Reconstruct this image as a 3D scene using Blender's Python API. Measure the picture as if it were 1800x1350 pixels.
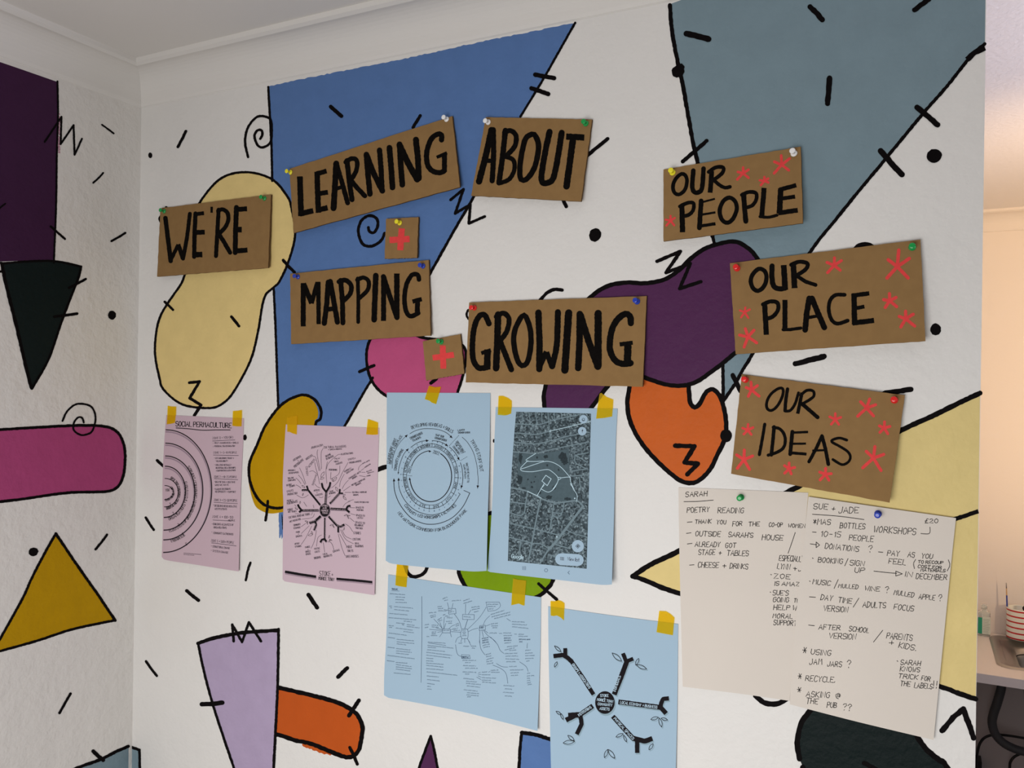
import bpy, bmesh, math, random
from mathutils import Vector, Matrix
from mathutils.geometry import tessellate_polygon

random.seed(7)
for o in list(bpy.data.objects):
    bpy.data.objects.remove(o, do_unlink=True)
scene = bpy.context.scene
COL = scene.collection

# ------------------------------------------------------------------ camera
F = 1430.0                       # focal length in pixels of the 1800x1350 frame
YAW = math.atan(0.5005)          # the mural wall is turned this far from square-on
ROLL = 0.0145
CAM = Vector((1.567, -1.255, 1.82))
_X = Vector((math.cos(YAW), math.sin(YAW), 0))
_Z = Vector((-math.sin(YAW), math.cos(YAW), 0))
_U = Vector((0, 0, 1))
RIGHT = (_X + ROLL * _U).normalized()
UPV = (_U - ROLL * _X).normalized()
cam_data = bpy.data.cameras.new('camera')
cam_data.sensor_fit = 'HORIZONTAL'
cam_data.sensor_width = 36.0
cam_data.lens = F / 1800.0 * 36.0
cam_data.clip_start = 0.02
cam = bpy.data.objects.new('camera', cam_data)
COL.objects.link(cam)
m3 = Matrix((RIGHT, UPV, -_Z)).transposed()
cam.matrix_world = Matrix.Translation(CAM) @ m3.to_4x4()
scene.camera = cam

# ------------------------------------------------------------------ world, light, exposure
world = bpy.data.worlds.new('world')
scene.world = world
world.use_nodes = True
_bg = world.node_tree.nodes['Background']
_bg.inputs[0].default_value = (1.0, 0.985, 0.97, 1)
_bg.inputs[1].default_value = 0.185


def area(name, loc, target, sx, sy, power, col, spread=180):
    d = bpy.data.lights.new(name, 'AREA')
    d.shape = 'RECTANGLE'
    d.size, d.size_y, d.energy, d.color = sx, sy, power, col
    d.spread = math.radians(spread)
    o = bpy.data.objects.new(name, d)
    COL.objects.link(o)
    o.location = loc
    o.rotation_euler = (Vector(target) - Vector(loc)).to_track_quat('-Z', 'Y').to_euler()
    return o


area('window_daylight', (1.10, -1.75, 1.22), (1.03, 0.0, 1.12), 1.2, 1.0, 16.6, (1.0, 0.982, 0.968), 140)
area('kitchen_daylight', (3.4, 0.45, 1.5), (1.75, 0.5, 2.5), 0.7, 0.7, 8.5, (0.86, 0.84, 1.0), 80)
_sd = bpy.data.lights.new('kitchen_lamp', 'SPOT')
_sd.energy, _sd.color, _sd.spot_size, _sd.spot_blend, _sd.shadow_soft_size = 140, (1.0, 0.69, 0.41), math.radians(90), 0.75, 0.05
_so = bpy.data.objects.new('kitchen_lamp', _sd)
COL.objects.link(_so)
_so.location = (2.9, 0.3, 1.6)
_so.rotation_euler = (Vector((2.2, 2.335, 2.5)) - _so.location).to_track_quat('-Z', 'Y').to_euler()

vs = scene.view_settings
vs.view_transform = 'Standard'
vs.look = 'None'
vs.exposure = 0.0
vs.gamma = 1.0
vs.use_curve_mapping = False
scene.cycles.use_denoising = True
scene.cycles.max_bounces = 8

# ------------------------------------------------------------------ materials
LIT = 1.30     # a white wall of albedo ~0.8 photographs at the photo's wall brightness


def lin(c):
    c /= 255.0
    return c / 12.92 if c <= 0.04045 else ((c + 0.055) / 1.055) ** 2.4


def rgb(r, g, b, k=LIT):
    return tuple(min(0.92, lin(v) * k) for v in (r, g, b)) + (1.0,)


def alb(col, wall):
    """surface colour whose photo value is col where a white wall photographs at grey level wall."""
    w_ = lin(wall)
    return tuple(lin(v) / w_ * 0.79 for v in col)


def mat(name, col, rough=0.6, bump=None, spec=0.3, metal=0.0, vary=0.0, k=LIT, vscale=40.0, wall=None):
    """bump: list of (noise scale, strength, distance)."""
    m = bpy.data.materials.new(name)
    m.use_nodes = True
    nt = m.node_tree
    b = nt.nodes['Principled BSDF']
    c = (tuple(min(.92, v) for v in alb(col, wall)) + (1.0,)) if wall else rgb(*col, k=k)
    b.inputs['Base Color'].default_value = c
    b.inputs['Roughness'].default_value = rough
    b.inputs['Specular IOR Level'].default_value = spec
    b.inputs['Metallic'].default_value = metal
    tc = nt.nodes.new('ShaderNodeTexCoord')
    if vary:
        n = nt.nodes.new('ShaderNodeTexNoise')
        n.inputs['Scale'].default_value = vscale
        n.inputs['Detail'].default_value = 4
        nt.links.new(tc.outputs['Object'], n.inputs['Vector'])
        r = nt.nodes.new('ShaderNodeValToRGB')
        r.color_ramp.elements[0].position = 0.3
        r.color_ramp.elements[1].position = 0.7
        r.color_ramp.elements[0].color = tuple(v * (1 - vary) for v in c[:3]) + (1,)
        r.color_ramp.elements[1].color = tuple(min(.95, v * (1 + vary)) for v in c[:3]) + (1,)
        nt.links.new(n.outputs['Fac'], r.inputs['Fac'])
        nt.links.new(r.outputs['Color'], b.inputs['Base Color'])
    prev = None
    for sc, st, di in (bump or []):
        n = nt.nodes.new('ShaderNodeTexNoise')
        n.inputs['Scale'].default_value = sc
        n.inputs['Detail'].default_value = 3
        nt.links.new(tc.outputs['Object'], n.inputs['Vector'])
        bm = nt.nodes.new('ShaderNodeBump')
        bm.inputs['Strength'].default_value = st
        bm.inputs['Distance'].default_value = di
        nt.links.new(n.outputs['Fac'], bm.inputs['Height'])
        if prev:
            nt.links.new(prev.outputs['Normal'], bm.inputs['Normal'])
        prev = bm
    if prev:
        nt.links.new(prev.outputs['Normal'], b.inputs['Normal'])
    return m


WB = [(38, 0.35, 0.005), (120, 0.4, 0.002)]      # lumpy painted wallpaper
M = {}
M['white'] = mat('wall_white_paint', (206, 204, 201), 0.55, WB, vary=0.015, vscale=6, wall=207)
M['white_left'] = mat('wall_white_paint_rough', (206, 203, 199), 0.55, [(30, 0.5, 0.006), (90, 0.6, 0.0026)], vary=0.015, vscale=6, wall=207)
M['ceiling'] = mat('ceiling_paint', (206, 203, 199), 0.7, [(220, 0.1, 0.001)], wall=207)
M['coving'] = mat('coving_paint', (206, 203, 199), 0.6, [(60, 0.08, 0.002)], wall=207)
PAINT = dict(blue=((72, 99, 143), 190), cream=((192, 171, 115), 195), mustard=((169, 130, 5), 209), pink=((168, 72, 112), 208),
             magenta=((139, 57, 97), 186), purple=((74, 38, 73), 212), plum=((44, 21, 44), 170), bottle=((12, 21, 21), 190), orange=((188, 90, 35), 215),
             rust=((175, 78, 27), 212), teal=((97, 114, 122), 182), lemon=((207, 187, 127), 211), lilac=((159, 144, 171), 208), green=((112, 142, 10), 215))
for k_, (c_, w_) in PAINT.items():
    M[k_] = mat('paint_' + k_, c_, 0.5, WB, vary=0.035, vscale=25, wall=w_, spec=.08)
M['black'] = mat('paint_black', (14, 11, 12), 0.6, WB, vary=0.1, vscale=25, wall=215, spec=.03)
M['card'] = mat('cardboard', (134, 105, 68), 0.85, [(260, 0.12, 0.0006)], spec=0.05, vary=0.05, vscale=60, wall=214)
M['card_edge'] = mat('cardboard_cut_edge', (84, 64, 42), 0.9, [(400, 0.4, 0.001)], spec=0.1, vary=0.3, vscale=300, wall=203)
M['ink'] = mat('black_marker', (10, 8, 7), 0.7, spec=0.04, vary=0.3, vscale=120, wall=203)
M['pen'] = mat('black_pen', (16, 14, 16), 0.7, spec=0.1, wall=203)
M['red'] = mat('red_marker', (200, 62, 62), 0.7, spec=0.1, vary=0.06, vscale=150, wall=203)
M['bluepaper'] = mat('blue_copy_paper', (157, 182, 201), 0.85, spec=0.04, wall=218)
M['pinkpaper'] = mat('pink_copy_paper', (192, 170, 181), 0.85, spec=0.04, wall=216)
M['mauvepaper'] = mat('mauve_copy_paper', (183, 161, 171), 0.85, spec=0.04, wall=211)
M['sheet'] = mat('flipchart_paper', (211, 203, 194), 0.85, spec=0.05, vary=0.015, vscale=8, wall=221)
M['print'] = mat('printed_black', (26, 23, 26), 0.8, spec=0.05, wall=203)
M['thin'] = mat('printed_fine_line', (50, 44, 54), 0.8, spec=0.05, wall=203)
M['thinblue'] = mat('printed_fine_line_on_blue', (44, 62, 86), 0.8, spec=0.05, wall=203)
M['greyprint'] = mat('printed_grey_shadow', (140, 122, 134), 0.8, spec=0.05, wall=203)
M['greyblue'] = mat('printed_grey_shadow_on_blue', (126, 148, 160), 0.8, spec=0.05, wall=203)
M['lightprint'] = mat('print_left_unprinted', (172, 196, 212), 0.8, spec=0.05, wall=203)
M['lightpink'] = mat('print_left_unprinted_pink', (190, 170, 180), 0.8, spec=0.05, wall=203)


def plastic(name, col):
    m = mat(name, col, 0.22, spec=0.5)
    b = m.node_tree.nodes['Principled BSDF']
    b.inputs['Subsurface Weight'].default_value = 0.0
    return m


PINCOL = dict(green=(20, 140, 66), yellow=(226, 208, 40), white=(226, 226, 230), blue=(34, 58, 160), red=(204, 36, 34))
for k_, c_ in PINCOL.items():
    M['pin_' + k_] = plastic('plastic_' + k_, c_)
M['steel'] = mat('steel', (190, 190, 192), 0.3, metal=1.0, k=1.0)


def tape_material():
    m = bpy.data.materials.new('yellow_tape')
    m.use_nodes = True
    nt = m.node_tree
    b = nt.nodes['Principled BSDF']
    b.inputs['Base Color'].default_value = rgb(226, 186, 24)
    b.inputs['Roughness'].default_value = 0.5
    b.inputs['Specular IOR Level'].default_value = 0.3
    t = nt.nodes.new('ShaderNodeBsdfTransparent')
    t.inputs['Color'].default_value = (1.0, 0.90, 0.24, 1)
    n = nt.nodes.new('ShaderNodeTexNoise')
    n.inputs['Scale'].default_value = 90
    mp = nt.nodes.new('ShaderNodeMapRange')
    mp.inputs['To Min'].default_value = 0.68
    mp.inputs['To Max'].default_value = 0.80
    nt.links.new(n.outputs['Fac'], mp.inputs['Value'])
    mx = nt.nodes.new('ShaderNodeMixShader')
    nt.links.new(mp.outputs['Result'], mx.inputs['Fac'])
    nt.links.new(b.outputs['BSDF'], mx.inputs[1])
    nt.links.new(t.outputs['BSDF'], mx.inputs[2])
    nt.links.new(mx.outputs['Shader'], nt.nodes['Material Output'].inputs['Surface'])
    return m


M['tape'] = tape_material()


# ------------------------------------------------------------------ pixel -> place
def ray(px, py):
    return (_Z * F + RIGHT * (px - 900.0) - UPV * (py - 675.0)).normalized()


def on_y(px, py, y):
    d = ray(px, py)
    return CAM + d * ((y - CAM.y) / d.y)


def on_x(px, py, x):
    d = ray(px, py)
    return CAM + d * ((x - CAM.x) / d.x)


def on_z(px, py, z):
    d = ray(px, py)
    return CAM + d * ((z - CAM.z) / d.z)


class WallY:            # the mural wall, plane y = 0, room at y < 0
    normal = Vector((0, -1, 0))

    def pt(self, px, py, lift=0.0):
        return on_y(px, py, -lift)


class WallX:            # the return wall, plane x = 0, room at x > 0
    normal = Vector((1, 0, 0))

    def pt(self, px, py, lift=0.0):
        return on_x(px, py, lift)


class Sheet:
    """Something hanging in front of the mural wall; off(s, t) metres from the wall (s across, t down)."""
    normal = Vector((0, -1, 0))

    def __init__(self, tl, tr, br, bl, off):
        self.c = (tl, tr, br, bl)
        self.off = off

    def st(self, px, py):
        (ax, ay), (bx, by), (cx, cy), (dx, dy) = self.c
        s = t = 0.5
        for _ in range(6):
            x = ax * (1 - s) * (1 - t) + bx * s * (1 - t) + cx * s * t + dx * (1 - s) * t - px
            y = ay * (1 - s) * (1 - t) + by * s * (1 - t) + cy * s * t + dy * (1 - s) * t - py
            xs = (bx - ax) * (1 - t) + (cx - dx) * t
            ys = (by - ay) * (1 - t) + (cy - dy) * t
            xt = (dx - ax) * (1 - s) + (cx - bx) * s
            yt = (dy - ay) * (1 - s) + (cy - by) * s
            det = xs * yt - xt * ys
            s -= (x * yt - y * xt) / det
            t -= (y * xs - x * ys) / det
        return s, t

    def pt(self, px, py, lift=0.0):
        s, t = self.st(px, py)
        return on_y(px, py, -(self.off(min(1.1, max(-.1, s)), min(1.1, max(-.1, t))) + lift))


# ------------------------------------------------------------------ mesh collecting
class Ink:
    def __init__(self):
        self.v, self.f, self.m, self.mats, self.smooth = [], [], [], [], False

    def mi(self, mt):
        if mt not in self.mats:
            self.mats.append(mt)
        return self.mats.index(mt)

    def poly(self, pts, mt):
        i = len(self.v)
        self.v.extend(pts)
        self.f.append(tuple(range(i, i + len(pts))))
        self.m.append(self.mi(mt))

    def strip(self, L, R, mt):
        i = len(self.v)
        n = len(L)
        self.v.extend(L)
        self.v.extend(R)
        k = self.mi(mt)
        for a in range(n - 1):
            self.f.append((i + a, i + n + a, i + n + a + 1, i + a + 1))
            self.m.append(k)

    def grid(self, rows, mt, flip=False):
        i = len(self.v)
        n = len(rows[0])
        for r in rows:
            self.v.extend(r)
        k = self.mi(mt)
        for a in range(len(rows) - 1):
            for b in range(n - 1):
                q = (i + a * n + b, i + (a + 1) * n + b, i + (a + 1) * n + b + 1, i + a * n + b + 1)
                self.f.append(q[::-1] if flip else q)
                self.m.append(k)

    def box(self, lo, hi, mt):
        x0, y0, z0 = lo
        x1, y1, z1 = hi
        p = [Vector(c) for c in ((x0, y0, z0), (x1, y0, z0), (x1, y1, z0), (x0, y1, z0), (x0, y0, z1), (x1, y0, z1), (x1, y1, z1), (x0, y1, z1))]
        i = len(self.v)
        self.v.extend(p)
        k = self.mi(mt)
        for q in ((0, 3, 2, 1), (4, 5, 6, 7), (0, 1, 5, 4), (1, 2, 6, 5), (2, 3, 7, 6), (3, 0, 4, 7)):
            self.f.append(tuple(i + a for a in q))
            self.m.append(k)

    def lathe(self, prof, mt, centre=(0, 0, 0), axis='z', seg=32, mats=None):
        """prof: list of (radius, height)."""
        i = len(self.v)
        c = Vector(centre)
        for r, h in prof:
            for s in range(seg):
                a = 2 * math.pi * s / seg
                if axis == 'z':
                    self.v.append(c + Vector((r * math.cos(a), r * math.sin(a), h)))
                else:       # axis along -y
                    self.v.append(c + Vector((r * math.cos(a), -h, r * math.sin(a))))
        for j in range(len(prof) - 1):
            k = self.mi(mats[j] if mats else mt)
            for s in range(seg):
                t = (s + 1) % seg
                self.f.append((i + j * seg + s, i + j * seg + t, i + (j + 1) * seg + t, i + (j + 1) * seg + s))
                self.m.append(k)

    def tube(self, pts, rad, mt, seg=12, ribs=0.0):
        pts = [Vector(p) for p in pts]
        rows = []
        ref = Vector((0.3, 1, 0.1))
        for j, p in enumerate(pts):
            t = (pts[min(j + 1, len(pts) - 1)] - pts[max(j - 1, 0)]).normalized()
            a = t.cross(ref).normalized()
            b = t.cross(a)
            r = rad * (1 + (ribs if j % 2 else 0))
            rows.append([p + (a * math.cos(q) + b * math.sin(q)) * r for q in [2 * math.pi * s / seg for s in range(seg + 1)]])
        self.grid(rows, mt)
        self.poly(rows[0][:-1], mt)
        self.poly(rows[-1][:-1], mt)

    def build(self, name, parent=None, origin=None, weld=False, **props):
        o_ = Vector(origin) if origin is not None else (Vector(parent['_o']) if parent is not None and '_o' in parent else Vector((0, 0, 0)))
        me = bpy.data.meshes.new(name)
        me.from_pydata([tuple(Vector(v) - o_) for v in self.v], [], self.f)
        for mt in self.mats:
            me.materials.append(M[mt] if isinstance(mt, str) else mt)
        me.polygons.foreach_set('material_index', self.m)
        if self.smooth:
            me.polygons.foreach_set('use_smooth', [True] * len(self.f))
        if weld:
            bm = bmesh.new()
            bm.from_mesh(me)
            bmesh.ops.remove_doubles(bm, verts=bm.verts, dist=1e-6)
            bmesh.ops.recalc_face_normals(bm, faces=bm.faces)
            bm.to_mesh(me)
            bm.free()
        me.update()
        ob = bpy.data.objects.new(name, me)
        COL.objects.link(ob)
        if parent is not None:
            ob.parent = parent
        else:
            ob.location = o_
        ob['_o'] = tuple(o_)
        for k, v in props.items():
            ob[k] = v
        return ob


def empty(name, loc, **props):
    o = bpy.data.objects.new(name, None)
    COL.objects.link(o)
    o.location = loc
    o.empty_display_size = 0.02
    o['_o'] = (0.0, 0.0, 0.0)
    for k, v in props.items():
        o[k] = v
    return o


# ------------------------------------------------------------------ 2-D drawing helpers
def P(s, ox=0.0, oy=0.0, k=1.0):
    """'x,y x,y' in a crop's units -> photo pixels."""
    out = []
    for w in s.split():
        x, y = w.split(',')
        out.append((ox + float(x) / k, oy + float(y) / k))
    return out


def catmull(p, closed=False, n=8):
    if len(p) < 3:
        return list(p)
    out = []
    N = len(p)
    for i in range(N if closed else N - 1):
        if closed:
            a, b, c, d = p[i - 1], p[i], p[(i + 1) % N], p[(i + 2) % N]
        else:
            a, b, c, d = p[max(i - 1, 0)], p[i], p[i + 1], p[min(i + 2, N - 1)]
        for j in range(n):
            t = j / n
            out.append(tuple(0.5 * (2 * b[q] + (c[q] - a[q]) * t + (2 * a[q] - 5 * b[q] + 4 * c[q] - d[q]) * t * t + (3 * b[q] - a[q] - 3 * c[q] + d[q]) * t ** 3) for q in (0, 1)))
    out.append(p[0] if closed else p[-1])
    return out


def resample(p, step):
    out = [p[0]]
    L = [0.0]
    for a, b in zip(p, p[1:]):
        L.append(L[-1] + math.hypot(b[0] - a[0], b[1] - a[1]))
    tot = L[-1]
    if tot < 1e-6:
        return [p[0], (p[0][0] + .01, p[0][1])]
    n = max(1, int(round(tot / step)))
    i = 0
    for k in range(1, n + 1):
        s = tot * k / n
        while i < len(L) - 2 and L[i + 1] < s:
            i += 1
        t = (s - L[i]) / max(1e-9, L[i + 1] - L[i])
        out.append((p[i][0] + (p[i + 1][0] - p[i][0]) * t, p[i][1] + (p[i + 1][1] - p[i][1]) * t))
    return out


def ribbon(ink, surf, pts, w, lift, mt, cap='round', rough=0.0, closed=False, step=None, taper=0.0):
    lift += random.uniform(0, 9e-5)
    p = resample(pts, step or max(2.0, w * 0.5))
    n = len(p)
    L, R = [], []
    ew = 1.0
    for i in range(n):
        if closed:
            a, b = p[(i - 1) % (n - 1)], p[(i + 1) % (n - 1)]
        else:
            a, b = p[max(i - 1, 0)], p[min(i + 1, n - 1)]
        dx, dy = b[0] - a[0], b[1] - a[1]
        d = math.hypot(dx, dy) or 1e-6
        nx, ny = dy / d, -dx / d
        h = w / 2 * (1 - taper * i / max(1, n - 1))
        l = h * (1 + rough * random.uniform(-1, 1))
        r = h * (1 + rough * random.uniform(-1, 1))
        L.append((p[i][0] + nx * l, p[i][1] + ny * l))
        R.append((p[i][0] - nx * r, p[i][1] - ny * r))
    if closed:
        L[-1], R[-1] = L[0], R[0]
    ink.strip([surf.pt(*q, lift) for q in L], [surf.pt(*q, lift) for q in R], mt)
    if not closed and cap == 'round':
        for (c, a0, h) in ((p[0], math.atan2(p[0][1] - p[1][1], p[0][0] - p[1][0]), w / 2), (p[-1], math.atan2(p[-1][1] - p[-2][1], p[-1][0] - p[-2][0]), w / 2 * (1 - taper))):
            q = [(c[0] + h * math.cos(a0 + t), c[1] + h * math.sin(a0 + t)) for t in [math.pi * (-.5 + j / 6) for j in range(7)]]
            ink.poly([surf.pt(*v, lift) for v in q], mt)


def stroke(ink, surf, pts, w, lift, mt, smooth=True, **kw):
    """one brush stroke; smooth=False keeps sharp corners (each leg a ribbon of its own)."""
    if smooth or len(pts) < 3:
        closed = kw.pop('closed', False)
        ribbon(ink, surf, catmull(pts, closed), w, lift, mt, closed=closed, **kw)
    else:
        for a, b in zip(pts, pts[1:]):
            ribbon(ink, surf, [a, b], w, lift, mt, **kw)


def fill(ink, surf, pts, lift, mt, jitter=0.0):
    p = [(x + random.uniform(-jitter, jitter), y + random.uniform(-jitter, jitter)) for x, y in pts]
    lift += random.uniform(0, 3e-5)
    tris = [tuple(t) for t in tessellate_polygon([[Vector((x, y, 0)) for x, y in p]])]
    if isinstance(surf, Sheet):          # curled paper: cut the triangles down so they follow it
        mid = {}

        def half(i, j):
            q = (min(i, j), max(i, j))
            if q not in mid:
                p.append(((p[i][0] + p[j][0]) / 2, (p[i][1] + p[j][1]) / 2))
                mid[q] = len(p) - 1
            return mid[q]
        for _ in range(6):
            nxt, cut = [], False
            for a, b, c in tris:
                if max(math.dist(p[a], p[b]), math.dist(p[b], p[c]), math.dist(p[c], p[a])) > 9:
                    ab, bc, ca = half(a, b), half(b, c), half(c, a)
                    nxt += [(a, ab, ca), (ab, b, bc), (ca, bc, c), (ab, bc, ca)]
                    cut = True
                else:
                    nxt.append((a, b, c))
            tris = nxt
            if not cut:
                break
    i = len(ink.v)
    ink.v.extend(surf.pt(x, y, lift) for x, y in p)
    k = ink.mi(mt)
    for t in tris:
        a, b, c = [p[q] for q in t]
        s = (b[0] - a[0]) * (c[1] - a[1]) - (c[0] - a[0]) * (b[1] - a[1])
        if abs(s) < 1e-9:
            continue
        ink.f.append(tuple(i + q for q in (t[::-1] if s > 0 else t)))
        ink.m.append(k)


def disc(ink, surf, c, rx, ry, lift, mt, rough=0.0, n=20, rot=0.0):
    pts = []
    for j in range(n):
        a = 2 * math.pi * j / n
        k = 1 + rough * random.uniform(-1, 1)
        x, y = rx * k * math.cos(a), ry * k * math.sin(a)
        pts.append((c[0] + x * math.cos(rot) - y * math.sin(rot), c[1] + x * math.sin(rot) + y * math.cos(rot)))
    fill(ink, surf, pts, lift, mt)


GL = {
    'A': '00 48 80|23 63', 'B': '00 08|08 58 77 65 44 04|44 74 83 81 60 00', 'C': '77 58 28 06 02 20 50 71', 'D': '00 08|08 48 76 73 40 00',
    'E': '70 00 08 78|04 54', 'F': '00 08 78|04 54', 'G': '77 58 28 06 02 20 50 72 74 44', 'H': '00 08|70 78|04 74', 'I': '00 08',
    'J': '68 62 40 10 02', 'K': '00 08|78 04 70', 'L': '08 00 60', 'M': '00 18 44 78 80', 'N': '00 08 70 78', 'O': '38 06 03 20 50 73 76 48 38',
    'P': '00 08 58 77 75 54 04', 'Q': '38 06 03 20 50 73 76 48 38|52 80', 'R': '00 08 58 77 75 54 04|34 80', 'S': '77 58 28 07 05 24 54 73 71 50 20 01',
    'T': '08 88|48 40', 'U': '08 02 20 50 72 78', 'V': '08 40 88', 'W': '08 20 45 60 88', 'X': '00 88|08 80', 'Y': '08 34 78|34 30', 'Z': '08 78 00 80',
    '0': '38 06 03 20 50 73 76 48 38', '1': '26 48 40', '2': '07 28 58 76 00 80', '3': '07 38 67 65 34 64 72 50 10 01', '4': '60 68 03 83',
    '5': '78 18 05 54 73 60 10 01', '6': '68 35 02 20 50 62 54 14', '7': '08 78 30', '8': '34 06 38 66 34 02 20 50 62 34', '9': '64 34 06 38 66 60',
    '+': '14 74|41 47', '-': '14 64', '/': '00 68', '?': '06 28 58 76 44 43|41 40', '!': '08 03|01 00', "'": '08 16', '.': '00 11', '*': '41 47|12 76|16 72',
    '=': '13 63|15 65', '>': '04 84|56 84 52', '@': '66 46 34 42 62 66 72 84 77 48 15 13 30 60', '£': '77 58 37 34 20 00 70|04 54', '(': '38 15 13 30', ')': '08 25 23 00',
    'o': '35 04 01 20 40 61 64 35', 'g': '6,5 2,5 0,4 0,2 2,0 4,0 6,2|6,5 6,-1 4,-3 1,-2', 'l': '08 00', 'e': '03 63 55 25 03 01 20 50', 'i': '05 00|07 08',
    'w': '05 20 34 50 75', 's': '65 25 04 53 61 40 00', 't': '28 21 40|05 45',
}
GLP = {}
for ch, s in GL.items():
    strokes = []
    for part in s.split('|'):
        strokes.append([tuple(map(float, w.split(','))) if ',' in w else (float(w[0]), float(w[1])) for w in part.split()])
    GLP[ch] = (strokes, max(x for st in strokes for x, _ in st))


class Path:
    def __init__(self, pts):
        self.p = catmull(pts) if len(pts) > 2 else list(pts)
        self.L = [0.0]
        for a, b in zip(self.p, self.p[1:]):
            self.L.append(self.L[-1] + math.hypot(b[0] - a[0], b[1] - a[1]))
        self.len = self.L[-1]

    def at(self, s):
        i = 0
        while i < len(self.L) - 2 and self.L[i + 1] < s:
            i += 1
        a, b = self.p[i], self.p[i + 1]
        d = max(1e-9, self.L[i + 1] - self.L[i])
        t = (s - self.L[i]) / d
        tx, ty = (b[0] - a[0]) / d, (b[1] - a[1]) / d
        return a[0] + (b[0] - a[0]) * t, a[1] + (b[1] - a[1]) * t, tx, ty


def text(ink, surf, s, pts, h, w, mt, lift=0.0003, jit=0.28, slant=0.0):
    path = Path(pts)
    adv = []
    x = 0.0
    for ch in s:
        adv.append(x)
        x += 4.0 if ch == ' ' else GLP[ch][1] + 2.6
    tot = max(x - 2.6, 1.0)
    k = path.len / tot
    for ch, x0 in zip(s, adv):
        if ch == ' ':
            continue
        for st in GLP[ch][0]:
            q = []
            for gx, gy in st:
                gx += random.uniform(-jit, jit)
                gy += random.uniform(-jit, jit)
                bx, by, tx, ty = path.at(min(path.len, max(0.0, (x0 + gx) * k)))
                up = gy / 8.0 * h
                q.append((bx + ty * up + tx * slant * up, by - tx * up + ty * slant * up))
            raw(ink, surf, q, w, lift, mt)


def raw(ink, surf, p, w, lift, mt):
    """fast thin polyline ribbon."""
    lift += random.uniform(0, 6e-5)
    n = len(p)
    L, R = [], []
    for i in range(n):
        a, b = p[max(i - 1, 0)], p[min(i + 1, n - 1)]
        dx, dy = b[0] - a[0], b[1] - a[1]
        d = math.hypot(dx, dy)
        if d < 1e-4:
            a, b = p[max(i - 1, 0)], p[i]
            dx, dy = b[0] - a[0], b[1] - a[1]
            d = math.hypot(dx, dy) or 1e-4
        nx, ny = dy / d * w / 2, -dx / d * w / 2
        ex = w * .35 if i == n - 1 else (-w * .35 if i == 0 else 0)
        cx, cy = p[i][0] + dx / d * ex, p[i][1] + dy / d * ex
        L.append((cx + nx, cy + ny))
        R.append((cx - nx, cy - ny))
    ink.strip([surf.pt(*q, lift) for q in L], [surf.pt(*q, lift) for q in R], mt)


def line(ink, surf, pts, w, mt, lift=0.0003):
    raw(ink, surf, resample(catmull(pts), max(3.0, w)), w, lift, mt)


def scrib(ink, surf, a, b, h, w, mt, lift=0.0003):
    """unreadably small handwriting: words as uneven zigzags."""
    d = math.hypot(b[0] - a[0], b[1] - a[1])
    tx, ty = (b[0] - a[0]) / d, (b[1] - a[1]) / d
    s = 0.0
    while s < d - h * 0.3:
        e = min(d, s + h * random.uniform(2.0, 5.0))
        q = []
        x = s
        up = 0
        while x <= e:
            y = h * (random.uniform(0.7, 1.0) if up else random.uniform(-0.05, 0.25))
            q.append((a[0] + tx * x + ty * y, a[1] + ty * x - tx * y))
            up = 1 - up
            x += h * random.uniform(0.18, 0.42)
        if len(q) > 1:
            raw(ink, surf, q, w, lift, mt)
        s = e + h * random.uniform(0.5, 0.8)

# ================================================================== ROOM SHELL
WM, WL = WallY(), WallX()
TOP = 2.50
COVE = 2.43
XEND = on_y(1724.0, 672.0, 0.0).x


def structure(ink, name, **kw):
    return ink.build(name, kind='structure', **kw)


G = lambda c, r: (c, r, 3.75)
A0, A1, A2, A3 = (0, 0, 3.75), (440, 0, 3.75), (880, 0, 3.75), (1320, 0, 3.75)
B0, B1, B2, B3 = (0, 330, 3.75), (440, 330, 3.75), (880, 330, 3.75), (1320, 330, 3.75)
C0, C1, C2, C3 = (0, 660, 3.75), (440, 660, 3.75), (880, 660, 3.75), (1320, 660, 3.75)
D0, D1, D2, D3 = (0, 990, 3.75), (440, 990, 3.75), (880, 990, 3.75), (1320, 990, 3.75)

L1, L2, L3, L4, L5 = 0.00015, 0.0003, 0.00045, 0.0006, 0.00075

# ---- the mural wall
w = Ink()
w.box((0, 0, 0), (XEND, 0.10, TOP), 'white')


def dash(a, b, wd, crop=(0, 0, 1), rough=0.12):
    p = P(a + ' ' + b, *crop)
    mid = ((p[0][0] + p[1][0]) / 2 + random.uniform(-.6, .6), (p[0][1] + p[1][1]) / 2 + random.uniform(-.6, .6))
    ribbon(w, SURF, catmull([p[0], mid, p[1]]), wd, L5, 'black', rough=rough)


def outline(pts, wd, rough=0.14, lift=L4, **kw):
    stroke(w, SURF, pts, wd, lift, 'black', rough=rough, **kw)


SURF = WM
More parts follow.
